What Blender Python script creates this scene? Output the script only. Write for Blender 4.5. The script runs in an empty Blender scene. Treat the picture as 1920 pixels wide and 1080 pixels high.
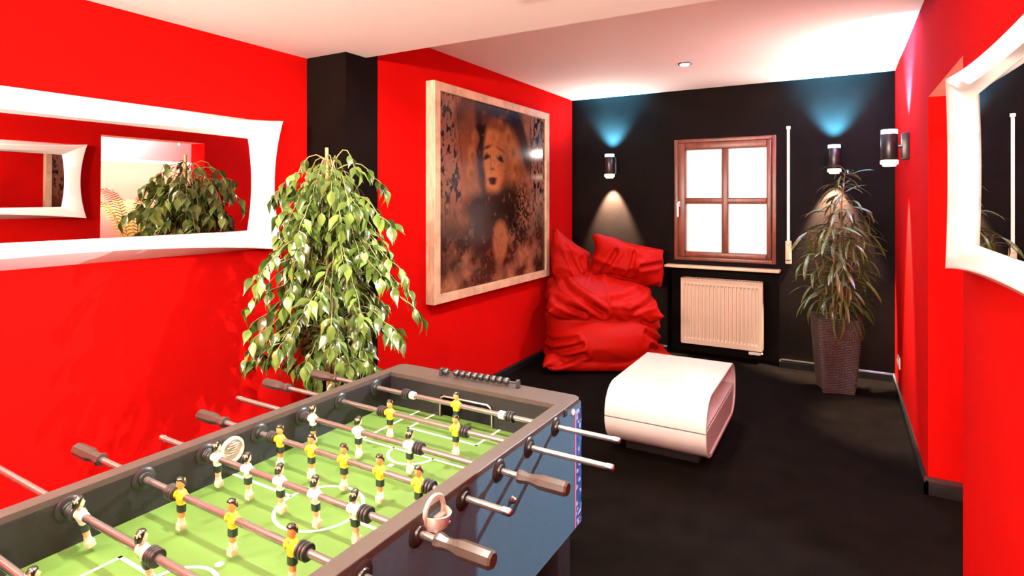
import bpy, bmesh, math, random
import numpy as np
from mathutils import Vector, Matrix, noise as mnoise

# ------------------------------------------------------------------ camera, world, lights, exposure
S = bpy.context.scene
C = S.collection
PI = math.pi
rad = math.radians

cam_d = bpy.data.cameras.new('camera')
cam = bpy.data.objects.new('camera', cam_d)
C.objects.link(cam)
cam.location = (0, 0, 1.455)
cam.rotation_euler = (rad(90), 0, rad(29.7))
cam_d.sensor_fit = 'HORIZONTAL'
cam_d.sensor_width = 36
cam_d.lens = 1082.7 / 1920 * 36
cam_d.shift_y = -(540 - 375.7) / 1920
cam_d.clip_start = 0.02
S.camera = cam

S.view_settings.view_transform = 'Standard'
S.view_settings.look = 'None'
S.view_settings.exposure = 0.0
S.view_settings.gamma = 1.0
S.view_settings.use_curve_mapping = False

W = bpy.data.worlds.new('world')
S.world = W
W.use_nodes = True
W.node_tree.nodes['Background'].inputs[0].default_value = (0.05, 0.05, 0.06, 1)
W.node_tree.nodes['Background'].inputs[1].default_value = 0.3

WARM = (1.0, 0.84, 0.62)
CREAM = (1.0, 0.92, 0.80)
COOL = (0.07, 0.56, 1.0)
GLOW = (1.0, 0.88, 0.80)


def spot(name, loc, target, power, color, angle, blend=0.5, size=0.03):
    d = bpy.data.lights.new(name, 'SPOT')
    d.energy = power
    d.color = color
    d.spot_size = rad(angle)
    d.spot_blend = blend
    d.shadow_soft_size = size
    o = bpy.data.objects.new(name, d)
    C.objects.link(o)
    o.location = loc
    o.rotation_euler = (Vector(target) - Vector(loc)).to_track_quat('-Z', 'Y').to_euler()
    return o


# recessed spots of the low front ceiling (last two added for brightness) and of the rear ceiling
FRONT_SPOTS = [(-1.12, 0.70), (-1.12, 2.02), (-0.30, 1.45), (-1.9, 0.0), (-0.30, -0.6)]
spot('front_spot_light', (-1.12, 0.70, 2.27), (-1.12, 0.70, 0), 240, CREAM, 140, 0.5, 0.02)
spot('front_spot_light', (-1.12, 2.02, 2.27), (-1.7, 1.95, 0.8), 210, CREAM, 140, 0.5, 0.02)
spot('front_spot_light', (-0.30, 1.45, 2.27), (-0.10, 1.45, 0), 40, CREAM, 130, 0.6, 0.02)
spot('front_spot_light', (-1.9, 0.0, 2.27), (-2.2, 0.0, 0), 60, CREAM, 140, 0.6, 0.02)
spot('front_spot_light', (-0.30, -0.6, 2.27), (-0.30, -0.6, 0), 25, CREAM, 140, 0.6, 0.02)
spot('rear_spot_light', (-1.034, 4.465, 2.47), (-0.98, 3.9, 0), 170, CREAM, 130, 0.8, 0.03)
# up/down sconces (cool upward beam, warm downward beam)
SCONCE_BACK = [(-1.99, 5.435), (-0.051, 5.435)]
for sx, sy in SCONCE_BACK:
    spot('sconce_up_light', (sx, sy, 1.935), (sx, sy + 0.105, 2.28), 1100, COOL, 84, 0.9, 0.03)
    spot('sconce_glow_light', (sx, sy - 0.01, 1.94), (sx, sy - 0.3, 2.5), 30, GLOW, 165, 0.8, 0.04)
    spot('sconce_down_light', (sx, sy, 1.665), (sx, sy + 0.105, 1.25), 1500, WARM, 58, 0.6, 0.02)
spot('sconce_up_light', (0.269, 4.45, 1.935), (0.30, 4.45, 2.5), 1700, (0.48, 0.46, 1.0), 96, 0.9, 0.03)
spot('sconce_glow_light', (0.26, 4.45, 1.94), (-0.1, 4.45, 2.5), 40, GLOW, 165, 0.8, 0.04)
spot('sconce_down_light', (0.269, 4.45, 1.665), (0.33, 4.45, 0.6), 700, WARM, 44, 0.7, 0.02)
# unseen fill lamps added on the wall behind the camera to brighten the ceilings
for ux in (-2.2, -0.9, 0.1):
    spot('uplighter_light', (ux, -1.33, 1.95), (ux + 0.05, -0.3, 3.0), 880, (1.0, 0.86, 0.72), 165, 0.9, 0.05)
# cove strip under the bulkhead of the side alcove
cd = bpy.data.lights.new('cove_light', 'AREA')
cd.shape = 'RECTANGLE'
cd.size = 2.3
cd.size_y = 0.03
cd.energy = 110
cd.color = (1.0, 0.95, 0.92)
co = bpy.data.objects.new('cove_light', cd)
C.objects.link(co)
co.location = (1.37, 3.12, 1.775)
co.rotation_euler = Vector((0.75, 0, -0.6)).to_track_quat('-Z', 'Y').to_euler()
spot('alcove_spot_light', (1.25, 3.72, 2.0), (-0.75, 1.55, 0.65), 900, (0.80, 0.92, 1.0), 62, 0.5, 0.004)
for nm, lc, pw in (('alcove_light', (0.90, 2.95, 2.25), 40),):
    ca = bpy.data.lights.new(nm, 'POINT')
    ca.energy = pw
    ca.color = (0.80, 0.92, 1.0)
    ca.shadow_soft_size = 0.06
    cao = bpy.data.objects.new(nm, ca)
    C.objects.link(cao)
    cao.location = lc


# ------------------------------------------------------------------ materials
def mat(name, color=(0.8, 0.8, 0.8), rough=0.5, metal=0.0, spec=0.5, emit=None, emit_s=0.0,
        bump=0.0, bump_scale=200.0, var=0.0, var_scale=5.0, coat=0.0, stretch=None, trans=0.0):
    m = bpy.data.materials.new(name)
    m.use_nodes = True
    nt = m.node_tree
    b = nt.nodes['Principled BSDF']
    b.inputs['Base Color'].default_value = (*color, 1)
    b.inputs['Roughness'].default_value = rough
    b.inputs['Metallic'].default_value = metal
    b.inputs['Specular IOR Level'].default_value = spec
    if coat:
        b.inputs['Coat Weight'].default_value = coat
        b.inputs['Coat Roughness'].default_value = 0.06
    if trans:
        b.inputs['Transmission Weight'].default_value = trans
    if emit:
        b.inputs['Emission Color'].default_value = (*emit, 1)
        b.inputs['Emission Strength'].default_value = emit_s
    if bump or var:
        tc = nt.nodes.new('ShaderNodeTexCoord')
        src = tc.outputs['Object']
        if stretch:
            mp = nt.nodes.new('ShaderNodeMapping')
            mp.inputs['Scale'].default_value = stretch
            nt.links.new(src, mp.inputs['Vector'])
            src = mp.outputs['Vector']
        if var:
            n = nt.nodes.new('ShaderNodeTexNoise')
            n.inputs['Scale'].default_value = var_scale
            n.inputs['Detail'].default_value = 5
            nt.links.new(src, n.inputs['Vector'])
            r = nt.nodes.new('ShaderNodeMapRange')
            r.inputs['From Min'].default_value = 0.3
            r.inputs['From Max'].default_value = 0.7
            r.inputs['To Min'].default_value = 1 - var
            r.inputs['To Max'].default_value = 1 + var
            nt.links.new(n.outputs['Fac'], r.inputs['Value'])
            mx = nt.nodes.new('ShaderNodeVectorMath')
            mx.operation = 'SCALE'
            mx.inputs[0].default_value = color
            nt.links.new(r.outputs['Result'], mx.inputs['Scale'])
            nt.links.new(mx.outputs['Vector'], b.inputs['Base Color'])
        if bump:
            n2 = nt.nodes.new('ShaderNodeTexNoise')
            n2.inputs['Scale'].default_value = bump_scale
            n2.inputs['Detail'].default_value = 4
            nt.links.new(src, n2.inputs['Vector'])
            bp = nt.nodes.new('ShaderNodeBump')
            bp.inputs['Strength'].default_value = bump
            bp.inputs['Distance'].default_value = 0.01
            nt.links.new(n2.outputs['Fac'], bp.inputs['Height'])
            nt.links.new(bp.outputs['Normal'], b.inputs['Normal'])
    return m


M = {}
M['red'] = mat('red_paint', (0.46, 0.0032, 0.0022), 0.9, spec=0.02, bump=0.08, bump_scale=90, var=0.05, var_scale=2)
M['black_wall'] = mat('black_paint', (0.0050, 0.0030, 0.0025), 0.5, spec=0.02, bump=0.10, bump_scale=70, var=0.3, var_scale=3)
M['ceiling'] = mat('ceiling_white', (0.90, 0.87, 0.84), 0.8, bump=0.05, bump_scale=120)
M['salmon'] = mat('salmon_paint', (0.72, 0.16, 0.11), 0.7)  # red wall made paler, the cove's bright wash put into its colour
M['white_wall'] = mat('white_plaster', (0.86, 0.84, 0.80), 0.8)
M['carpet'] = mat('black_carpet', (0.0044, 0.0028, 0.0019), 0.95, spec=0.02, bump=0.7, bump_scale=380, var=0.3, var_scale=7)
M['baseboard'] = mat('black_gloss', (0.012, 0.011, 0.011), 0.18, spec=0.6)
M['wood'] = mat('brown_window_wood', (0.125, 0.024, 0.008), 0.38, var=0.35, var_scale=9, stretch=(3, 3, 0.6), bump=0.1, bump_scale=40)
M['sill'] = mat('beige_sill', (0.62, 0.42, 0.27), 0.4, var=0.06)
M['blind'] = mat('backlit_blind', (0.9, 0.9, 0.9), 0.7, emit=(1.0, 0.99, 0.97), emit_s=0.42)
M['white_plastic'] = mat('white_plastic', (0.85, 0.80, 0.76), 0.35)
M['radiator'] = mat('radiator_enamel', (0.56, 0.42, 0.31), 0.35, spec=0.5)
M['dark'] = mat('dark_void', (0.006, 0.006, 0.006), 0.7)
M['white_gloss'] = mat('white_gloss', (0.70, 0.64, 0.60), 0.16, spec=0.5, coat=0.6)
M['frame_white'] = mat('white_lacquer', (0.90, 0.88, 0.84), 0.22, spec=0.5, coat=0.3)
M['mirror'] = mat('mirror_glass', (0.70, 0.68, 0.67), 0.0, metal=1.0)
M['oak'] = mat('limed_oak', (0.52, 0.36, 0.23), 0.5, var=0.22, var_scale=12, stretch=(6, 1, 1), bump=0.15, bump_scale=60)
M['black_metal'] = mat('black_metal', (0.010, 0.010, 0.010), 0.35, spec=0.5)
M['chrome'] = mat('chrome', (0.30, 0.26, 0.235), 0.2, metal=0.8)
M['steel'] = mat('brushed_steel', (0.62, 0.55, 0.52), 0.28, metal=1.0)
M['laminate'] = mat('dark_laminate', (0.048, 0.034, 0.027), 0.42, spec=0.4, bump=0.12, bump_scale=500, var=0.1, var_scale=30)
M['inner_wall'] = mat('inner_laminate', (0.010, 0.008, 0.009), 0.38, spec=0.45, bump=0.1, bump_scale=400)
M['blue_panel'] = mat('blue_laminate', (0.045, 0.115, 0.165), 0.42, spec=0.5, bump=0.1, bump_scale=400, var=0.12, var_scale=160)
M['field'] = mat('field_green', (0.080, 0.150, 0.028), 0.45, spec=0.35)
M['field_line'] = mat('field_line_white', (0.85, 0.86, 0.68), 0.5)
M['rubber'] = mat('black_rubber', (0.014, 0.014, 0.013), 0.33, spec=0.5)
M['grip'] = mat('brown_black_grip', (0.040, 0.026, 0.020), 0.32, spec=0.5)
M['hair'] = mat('player_hair', (0.008, 0.014, 0.008), 0.16, spec=0.7)
M['skin'] = mat('player_skin', (0.72, 0.28, 0.085), 0.35)
M['skin_pale'] = mat('player_skin_pale', (0.80, 0.44, 0.24), 0.35)
M['yellow'] = mat('player_yellow', (0.90, 0.56, 0.02), 0.3)
M['shirt_white'] = mat('player_white', (0.86, 0.82, 0.72), 0.3)
M['shorts'] = mat('player_shorts', (0.010, 0.024, 0.012), 0.3)
M['boots'] = mat('player_boots', (0.78, 0.64, 0.42), 0.35)
M['clear'] = mat('clear_plastic', (0.50, 0.47, 0.40), 0.12, spec=0.6)
M['fabric'] = mat('red_nylon', (0.29, 0.0032, 0.0009), 0.55, spec=0.07, bump=0.06, bump_scale=60)
M['leaf'] = mat('ficus_leaf', (0.060, 0.105, 0.016), 0.22, spec=0.8, var=0.5, var_scale=14)
M['leaf_light'] = mat('ficus_leaf_light', (0.14, 0.22, 0.040), 0.24, spec=0.8, var=0.35, var_scale=14)
M['long_leaf'] = mat('long_leaf', (0.075, 0.088, 0.020), 0.32, spec=0.5, var=0.4, var_scale=9)
M['bark'] = mat('bark', (0.16, 0.085, 0.045), 0.8, bump=0.4, bump_scale=60)
M['stem'] = mat('green_stem', (0.22, 0.19, 0.07), 0.6)
M['cane'] = mat('bamboo_cane', (0.62, 0.36, 0.10), 0.5, var=0.2, var_scale=20)
M['soil'] = mat('soil', (0.02, 0.013, 0.008), 0.95, bump=0.8, bump_scale=60)
M['pot_dark'] = mat('dark_pot', (0.012, 0.010, 0.010), 0.4)
M['palm'] = mat('palm_leaf', (0.42, 0.46, 0.08), 0.4, var=0.3, var_scale=6)
M['navy'] = mat('navy_fabric', (0.012, 0.02, 0.05), 0.7)
M['ring_cool'] = mat('glass_ring_cool', (0.8, 0.9, 1.0), 0.2, emit=(0.55, 0.9, 1.0), emit_s=1.6)
M['ring_warm'] = mat('glass_ring_warm', (1.0, 0.95, 0.8), 0.2, emit=(1.0, 0.86, 0.55), emit_s=5.0)
M['lens'] = mat('lamp_lens', (1, 1, 1), 0.3, emit=(1.0, 0.95, 0.85), emit_s=14.0)
M['strip'] = mat('led_strip', (1, 1, 1), 0.4, emit=(1.0, 0.97, 0.94), emit_s=6.0)


def glass_mat():
    m = bpy.data.materials.new('window_glass')
    m.use_nodes = True
    nt = m.node_tree
    nt.nodes.clear()
    o = nt.nodes.new('ShaderNodeOutputMaterial')
    mix = nt.nodes.new('ShaderNodeMixShader')
    t = nt.nodes.new('ShaderNodeBsdfTransparent')
    g = nt.nodes.new('ShaderNodeBsdfGlossy')
    g.inputs['Roughness'].default_value = 0.02
    f = nt.nodes.new('ShaderNodeFresnel')
    f.inputs['IOR'].default_value = 1.45
    nt.links.new(f.outputs[0], mix.inputs[0])
    nt.links.new(t.outputs[0], mix.inputs[1])
    nt.links.new(g.outputs[0], mix.inputs[2])
    nt.links.new(mix.outputs[0], o.inputs[0])
    return m


M['glass'] = glass_mat()


def wicker_mat():
    m = mat('dark_wicker', (0.05, 0.026, 0.02), 0.45, spec=0.5)
    nt = m.node_tree
    b = nt.nodes['Principled BSDF']
    uv = nt.nodes.new('ShaderNodeUVMap')
    br = nt.nodes.new('ShaderNodeTexBrick')
    br.inputs['Scale'].default_value = 1.0
    br.inputs['Brick Width'].default_value = 0.024
    br.inputs['Row Height'].default_value = 0.0125
    br.inputs['Mortar Size'].default_value = 0.0036
    br.inputs['Mortar Smooth'].default_value = 0.6
    br.inputs['Color1'].default_value = (0.12, 0.068, 0.052, 1)
    br.inputs['Color2'].default_value = (0.09, 0.046, 0.036, 1)
    br.inputs['Mortar'].default_value = (0.003, 0.0015, 0.001, 1)
    nt.links.new(uv.outputs[0], br.inputs['Vector'])
    nt.links.new(br.outputs['Color'], b.inputs['Base Color'])
    bp = nt.nodes.new('ShaderNodeBump')
    bp.inputs['Strength'].default_value = 0.8
    bp.inputs['Distance'].default_value = 0.004
    inv = nt.nodes.new('ShaderNodeMath')
    inv.operation = 'SUBTRACT'
    inv.inputs[0].default_value = 1.0
    nt.links.new(br.outputs['Fac'], inv.inputs[1])
    nt.links.new(inv.outputs[0], bp.inputs['Height'])
    nt.links.new(bp.outputs['Normal'], b.inputs['Normal'])
    return m


M['wicker'] = wicker_mat()


# ------------------------------------------------------------------ mesh helpers
class MB:
    """collects shapes and links them as ONE mesh object"""

    def __init__(self):
        self.v, self.f, self.m = [], [], []

    def add(self, vs, fs, mi=0, mtx=None):
        n = len(self.v)
        for p in vs:
            p = Vector(p)
            self.v.append(tuple(mtx @ p) if mtx is not None else tuple(p))
        for f in fs:
            self.f.append(tuple(i + n for i in f))
            self.m.append(mi)
        return self

    def box(self, a, b, mi=0, mtx=None):
        (x0, y0, z0), (x1, y1, z1) = a, b
        vs = [(x0, y0, z0), (x1, y0, z0), (x1, y1, z0), (x0, y1, z0), (x0, y0, z1), (x1, y0, z1), (x1, y1, z1), (x0, y1, z1)]
        fs = [(0, 3, 2, 1), (4, 5, 6, 7), (0, 1, 5, 4), (1, 2, 6, 5), (2, 3, 7, 6), (3, 0, 4, 7)]
        return self.add(vs, fs, mi, mtx)

    def rbox(self, a, b, r=0.004, mi=0, mtx=None, seg=2):
        bm = bmesh.new()
        bmesh.ops.create_cube(bm, size=1)
        c = [(a[i] + b[i]) / 2 for i in range(3)]
        s = [abs(b[i] - a[i]) for i in range(3)]
        for v in bm.verts:
            v.co = Vector((c[0] + v.co.x * s[0], c[1] + v.co.y * s[1], c[2] + v.co.z * s[2]))
        bmesh.ops.bevel(bm, geom=bm.edges[:], offset=min(r, min(s) * 0.45), segments=seg, profile=0.5, affect='EDGES')
        bm.verts.index_update()
        vs = [v.co.copy() for v in bm.verts]
        fs = [[v.index for v in f.verts] for f in bm.faces]
        bm.free()
        return self.add(vs, fs, mi, mtx)

    def rings(self, rings, mi=0, mtx=None, cap=True, closed=True):
        """rings: list of equally long point loops; mi: int or list per span"""
        n = len(rings[0])
        vs = [p for r in rings for p in r]
        base = len(self.v)
        for p in vs:
            p = Vector(p)
            self.v.append(tuple(mtx @ p) if mtx is not None else tuple(p))
        for i in range(len(rings) - 1):
            k = mi[i] if isinstance(mi, (list, tuple)) else mi
            for j in range(n if closed else n - 1):
                a, b2 = base + i * n + j, base + i * n + (j + 1) % n
                self.f.append((a, b2, b2 + n, a + n))
                self.m.append(k)
        if cap:
            self.f.append(tuple(base + j for j in range(n))[::-1])
            self.m.append(mi[0] if isinstance(mi, (list, tuple)) else mi)
            e = base + (len(rings) - 1) * n
            self.f.append(tuple(e + j for j in range(n)))
            self.m.append(mi[-1] if isinstance(mi, (list, tuple)) else mi)
        return self

    def lathe(self, prof, n=24, mi=0, mtx=None, cap=True):
        """prof: (r, z) along +Z"""
        R = []
        for r, z in prof:
            R.append([(r * math.cos(2 * PI * j / n), r * math.sin(2 * PI * j / n), z) for j in range(n)])
        return self.rings(R, mi, mtx, cap)

    def cyl(self, p0, p1, r, n=16, mi=0, r1=None):
        p0, p1 = Vector(p0), Vector(p1)
        d = p1 - p0
        q = d.to_track_quat('Z', 'Y').to_matrix().to_4x4()
        return self.lathe([(r, 0), (r if r1 is None else r1, d.length)], n, mi, Matrix.Translation(p0) @ q)

    def tube(self, pts, r, n=8, mi=0, taper=None):
        pts = [Vector(p) for p in pts]
        R = []
        up = Vector((0.13, 0.21, 1)).normalized()
        for i, p in enumerate(pts):
            t = (pts[min(i + 1, len(pts) - 1)] - pts[max(i - 1, 0)]).normalized()
            a = t.cross(up)
            if a.length < 1e-4:
                a = t.cross(Vector((1, 0, 0)))
            a.normalize()
            b = t.cross(a)
            rr = r if taper is None else r + (taper - r) * i / (len(pts) - 1)
            R.append([p + a * (rr * math.cos(2 * PI * j / n)) + b * (rr * math.sin(2 * PI * j / n)) for j in range(n)])
        return self.rings(R, mi)

    def mesh(self, name, mats, smooth=35):
        me = bpy.data.meshes.new(name)
        me.from_pydata(self.v, [], self.f)
        mats = mats if isinstance(mats, (list, tuple)) else [mats]
        for m in mats:
            me.materials.append(m)
        if len(mats) > 1:
            me.polygons.foreach_set('material_index', self.m)
        if smooth:
            me.polygons.foreach_set('use_smooth', [True] * len(me.polygons))
            me.set_sharp_from_angle(angle=rad(smooth))
        me.update()
        return me

    def build(self, name, mats, parent=None, smooth=35):
        return link(name, self.mesh(name, mats, smooth), parent)


def link(name, me, parent=None, mtx=None):
    o = bpy.data.objects.new(name, me)
    C.objects.link(o)
    if parent is not None:
        o.parent = parent
    if mtx is not None:
        o.matrix_local = mtx
    return o


def tag(o, label=None, cat=None, group=None, kind=None):
    if label:
        o['label'] = label
    if cat:
        o['category'] = cat
    if group:
        o['group'] = group
    if kind:
        o['kind'] = kind
    return o


def thing(name, loc, label, cat, group=None, rz=0.0):
    o = bpy.data.objects.new(name, None)
    C.objects.link(o)
    o.empty_display_size = 0.1
    o.location = loc
    o.rotation_euler = (0, 0, rz)
    return tag(o, label, cat, group)


def struct(name, mb, m, parent=None, smooth=0):
    o = mb.build(name, m, parent, smooth)
    if parent is None:
        o['kind'] = 'structure'
    return o


def copy_tree(o, parent=None):
    c = o.copy()
    C.objects.link(c)
    if parent is not None:
        c.parent = parent
    for ch in list(o.children):
        copy_tree(ch, c)
    return c


# ------------------------------------------------------------------ room shell
YB, XR, XP, XL = 5.54, 0.374, -2.438, -2.757
NX0, NX1, NZ, ND = -1.445, -0.470, 0.83, 0.16     # radiator niche
struct('floor', MB().box((-3.0, -1.6, -0.06), (2.1, 5.95, 0)), M['carpet'])
struct('ceiling', MB().box((-3.0, 2.535, 2.495), (0.60, 5.95, 2.60)), M['ceiling'])
struct('ceiling_front', MB().box((-3.0, -1.6, 2.297), (0.60, 2.535, 2.60)), M['ceiling'])
struct('wall_left', MB().box((XL - 0.12, -1.6, 0), (XL, 2.375, 2.40)), M['red'])
struct('wall_corner', MB().box((XL - 0.12, 2.375, 0), (XP, 2.633, 2.55)), M['black_wall'])
struct('wall_left_rear', MB().box((XP - 0.14, 2.633, 0), (XP, YB, 2.55)), M['red'])
bw = MB()
T = 0.34
bw.box((-2.60, YB, 0), (NX0, YB + T, 2.55))
bw.box((NX1, YB, 0), (0.60, YB + T, 2.55))
bw.box((NX0, YB, 2.03), (NX1, YB + T, 2.55))
bw.box((NX0, YB + ND, 0), (NX1, YB + T, NZ))
bw.box((NX0, YB, NZ), (NX1, YB + T, 0.893))
bw.box((NX0, YB, 0.893), (-1.381, YB + T, 2.03))
bw.box((-0.494, YB, 0.893), (NX1, YB + T, 2.03))
struct('wall_back', bw, M['black_wall'])
OY0, OY1, OZ, TR = 2.565, 3.514, 1.968, 0.25
rw = MB()
rw.box((XR, -1.6, 0), (XR + TR, OY0, 2.55), 0)
rw.box((XR, OY1, 0), (XR + TR, YB + 0.1, 2.55), 0)
rw.box((XR, OY0, OZ), (XR + TR, OY1, 2.55), 0)
o = struct('wall_right', rw, [M['red'], M['ceiling']])
for p in o.data.polygons:                       # white soffit of the passage
    if p.normal.z < -0.9 and abs(p.center.z - OZ) < 0.01:
        p.material_index = 1
struct('wall_front', MB().box((-3.0, -1.72, 0), (0.62, -1.6, 2.55)), M['white_wall'])
# side alcove behind the passage
struct('wall_alcove', MB().box((1.72, 1.7, 0), (1.84, 4.5, 2.5)), M['salmon'])
struct('wall_alcove_far', MB().box((XR + TR, 4.40, 0), (1.72, 4.52, 2.5)), M['red'])
struct('wall_alcove_near', MB().box((XR + TR, 1.70, 0), (1.72, 1.82, 2.5)), M['red'])
struct('ceiling_alcove', MB().box((XR + TR, 1.7, 2.40), (1.84, 4.52, 2.5)), M['ceiling'])
struct('trim_1', MB().box((1.30, 1.82, 1.80), (1.72, 4.40, 2.40)), M['ceiling'])


def baseboard(name, a, b, nrm, h=0.07, t=0.018):
    """profile board from a to b, nrm points into the room"""
    a, b, nrm = Vector((*a, 0)), Vector((*b, 0)), Vector((*nrm, 0))
    prof = [(0, 0), (t, 0), (t, h * 0.78), (t * 0.75, h * 0.88), (t * 0.35, h), (0, h)]
    R = []
    for p in (a, b):
        R.append([p + nrm * u + Vector((0, 0, z)) for u, z in prof])
    o = MB().rings(R).build(name, M['baseboard'], None, 30)
    o['kind'] = 'structure'


baseboard('baseboard_left', (XP, 2.38), (XP, YB), (1, 0), 0.055)
baseboard('baseboard_left_front', (XL, -1.6), (XL, 2.375), (1, 0), 0.055)
baseboard('baseboard_right', (XR, OY1 - 0.018), (XR, YB), (-1, 0), 0.072)
baseboard('baseboard_right_jamb', (XR - 0.018, OY1), (XR + TR, OY1), (0, -1), 0.085)
baseboard('baseboard_back', (NX1, YB), (XR, YB), (0, -1), 0.068)
baseboard('baseboard_back_left', (XP, YB), (NX0, YB), (0, -1), 0.068)
# pale cap line on the back baseboard and the heating pipe stub beside the niche
MB().box((NX1 + 0.015, YB - 0.022, 0.068), (-0.13, YB, 0.075)).build('trim_2', M['steel'], None, 0)['kind'] = 'structure'


# ------------------------------------------------------------------ window
win = thing('window_1', (0, YB, 0), None, None)
win['kind'] = 'structure'
fy = -0.012
f = MB()
WX0, WX1, WZ0, WZ1 = -1.380, -0.495, 0.894, 2.028
fw = 0.034
f.rbox((WX0, fy, WZ0), (WX0 + fw, 0.07, WZ1), 0.004)
f.rbox((WX1 - fw, fy, WZ0), (WX1, 0.07, WZ1), 0.004)
f.rbox((WX0 + fw, fy, WZ1 - fw), (WX1 - fw, 0.07, WZ1), 0.004)
f.rbox((WX0 + fw, fy, WZ0), (WX1 - fw, 0.07, WZ0 + fw), 0.004)
f.build('window_frame', M['wood'], win)
GX0, GX1, GZ0, GZ1 = -1.276, -0.571, 0.976, 1.928
s = MB()
sy0, sy1 = -0.028, 0.05
g = 0.003
s.rbox((WX0 + fw + g, sy0, WZ0 + fw + g), (GX0, sy1, WZ1 - fw - g), 0.008)
s.rbox((GX1, sy0, WZ0 + fw + g), (WX1 - fw - g, sy1, WZ1 - fw - g), 0.008)
s.rbox((GX0, sy0, GZ1), (GX1, sy1, WZ1 - fw - g), 0.008)
s.rbox((GX0, sy0, WZ0 + fw + g), (GX1, sy1, GZ0), 0.008)
sash = s.build('window_sash', M['wood'], win)
MX0, MX1, MZ0, MZ1 = -0.950, -0.896, 1.425, 1.479
MB().rbox((MX0, sy0 + 0.004, GZ0), (MX1, sy1 - 0.01, GZ1), 0.008).build('muntin', M['wood'], sash)
MB().rbox((GX0, sy0 + 0.006, MZ0), (GX1, sy1 - 0.012, MZ1), 0.008).build('muntin', M['wood'], sash)
for x0, x1 in ((GX0, MX0), (MX1, GX1)):
    for z0, z1 in ((GZ0, MZ0), (MZ1, GZ1)):
        MB().box((x0, 0.012, z0), (x1, 0.016, z1)).build('pane', M['glass'], sash, 0)
h = MB()
h.rbox((-1.341, sy0 - 0.008, 1.395), (-1.319, sy0, 1.445), 0.004)
h.cyl((-1.330, sy0, 1.42), (-1.330, sy0 - 0.04, 1.42), 0.008, 12)
h.rbox((-1.340, sy0 - 0.048, 1.300), (-1.322, sy0 - 0.034, 1.432), 0.006)
tag(h.build('window_handle', M['white_plastic'], win), 'white window handle')
# closed shutter behind the panes, lit by the daylight behind it: one mesh part per slat
sh_me = MB()
sh_me.rings([[(-1.375, 0.092 + 0.010 * math.cos(a), 0.031 * math.sin(a)) for a in np.linspace(-PI / 2, PI / 2, 7)] + [(-1.375, 0.110, 0.031), (-1.375, 0.110, -0.031)],
             [(-0.50, 0.092 + 0.010 * math.cos(a), 0.031 * math.sin(a)) for a in np.linspace(-PI / 2, PI / 2, 7)] + [(-0.50, 0.110, 0.031), (-0.50, 0.110, -0.031)]])
# slat bulges towards the room
for i, v in enumerate(sh_me.v):
    sh_me.v[i] = (v[0], 0.20 - v[1], v[2])
sl = sh_me.mesh('shutter_slat', M['blind'], 40)
k = 0
zz = WZ0 + 0.035
while zz < WZ1:
    link('shutter_slat', sl, win, Matrix.Translation((0, 0, zz)))
    zz += 0.0625
so = MB()
so.rbox((-1.447, -0.12, 0.829), (-0.459, 0.0, 0.853), 0.006)
so.build('window_sill', M['sill'], win)

# shutter strap with its winder box
t = thing('shutter_strap', (-0.398, YB, 0.905), 'long vertical white shutter strap with winder box beside the window', 'shutter strap')
MB().box((-0.011, -0.016, 0.19), (0.011, -0.013, 1.18)).build('strap', M['white_plastic'], t)
sg = MB()
sg.rbox((-0.017, -0.024, 1.165), (0.017, 0, 1.192), 0.004)
sg.build('guide', M['white_plastic'], t)
wb = MB()
wb.rbox((-0.024, -0.022, 0.0), (0.024, 0, 0.20), 0.006)
wb.rbox((-0.013, -0.026, 0.16), (0.013, -0.02, 0.175), 0.002)
tag(wb.build('winder_box', M['sill'], t), 'beige winder box')
MB().box((-0.020, -0.0235, 0.028), (0.020, -0.0215, 0.036)).build('slot', M['dark'], t)

# ------------------------------------------------------------------ radiator
t = thing('radiator', (-0.957, YB, 0), 'cream ribbed panel radiator set in the black niche under the sill', 'radiator')
RW, RZ0, RZ1 = 0.350, 0.120, 0.731
prof = []
nr = 20
for i in range(nr):
    x0 = -RW + 0.022 + (2 * RW - 0.044) * i / nr
    w = (2 * RW - 0.044) / nr
    for a, d in ((0.0, 0), (0.10, 0.0), (0.22, 1), (0.62, 1), (0.74, 0.0)):
        prof.append((x0 + a * w, d))
prof.append((RW - 0.022, 0))
y0 = -0.040
rp = MB()
R = []
for z, kf in ((RZ0 + 0.045, 0.0), (RZ0 + 0.062, 1.0), (RZ1 - 0.072, 1.0), (RZ1 - 0.055, 0.0)):
    R.append([(x, y0 + 0.009 * d * kf, z) for x, d in prof])
rp.rings(R[::-1], 0, None, False, False)
rp.box((-RW, y0 - 0.0005, RZ1 - 0.055), (RW, y0 + 0.012, RZ1 - 0.003))
rp.box((-RW, y0 - 0.0005, RZ0), (RW, y0 + 0.012, RZ0 + 0.045))
rp.box((-RW, y0 - 0.0005, RZ0 + 0.045), (-RW + 0.022, y0 + 0.012, RZ1 - 0.055))
rp.box((RW - 0.022, y0 - 0.0005, RZ0 + 0.045), (RW, y0 + 0.012, RZ1 - 0.055))
rp.build('front_panel', M['radiator'], t, 20)
for sx in (-1, 1):
    MB().rbox((sx * RW - 0.006, y0 + 0.004, RZ0 + 0.004), (sx * RW + 0.006, 0.075, RZ1), 0.003).build('side_cover', M['radiator'], t)
MB().box((-RW + 0.006, 0.06, RZ0 + 0.01), (RW - 0.006, 0.074, RZ1 - 0.02)).build('rear_panel', M['radiator'], t)
gr = MB()
for i in range(24):
    x = -RW + 0.02 + (2 * RW - 0.04) * i / 23
    gr.box((x - 0.004, y0 + 0.012, RZ1 - 0.012), (x + 0.004, 0.06, RZ1 - 0.004))
gr.box((-RW + 0.006, y0 + 0.012, RZ1 - 0.016), (RW - 0.006, y0 + 0.02, RZ1 - 0.002))
gr.box((-RW + 0.006, 0.052, RZ1 - 0.016), (RW - 0.006, 0.06, RZ1 - 0.002))
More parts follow.
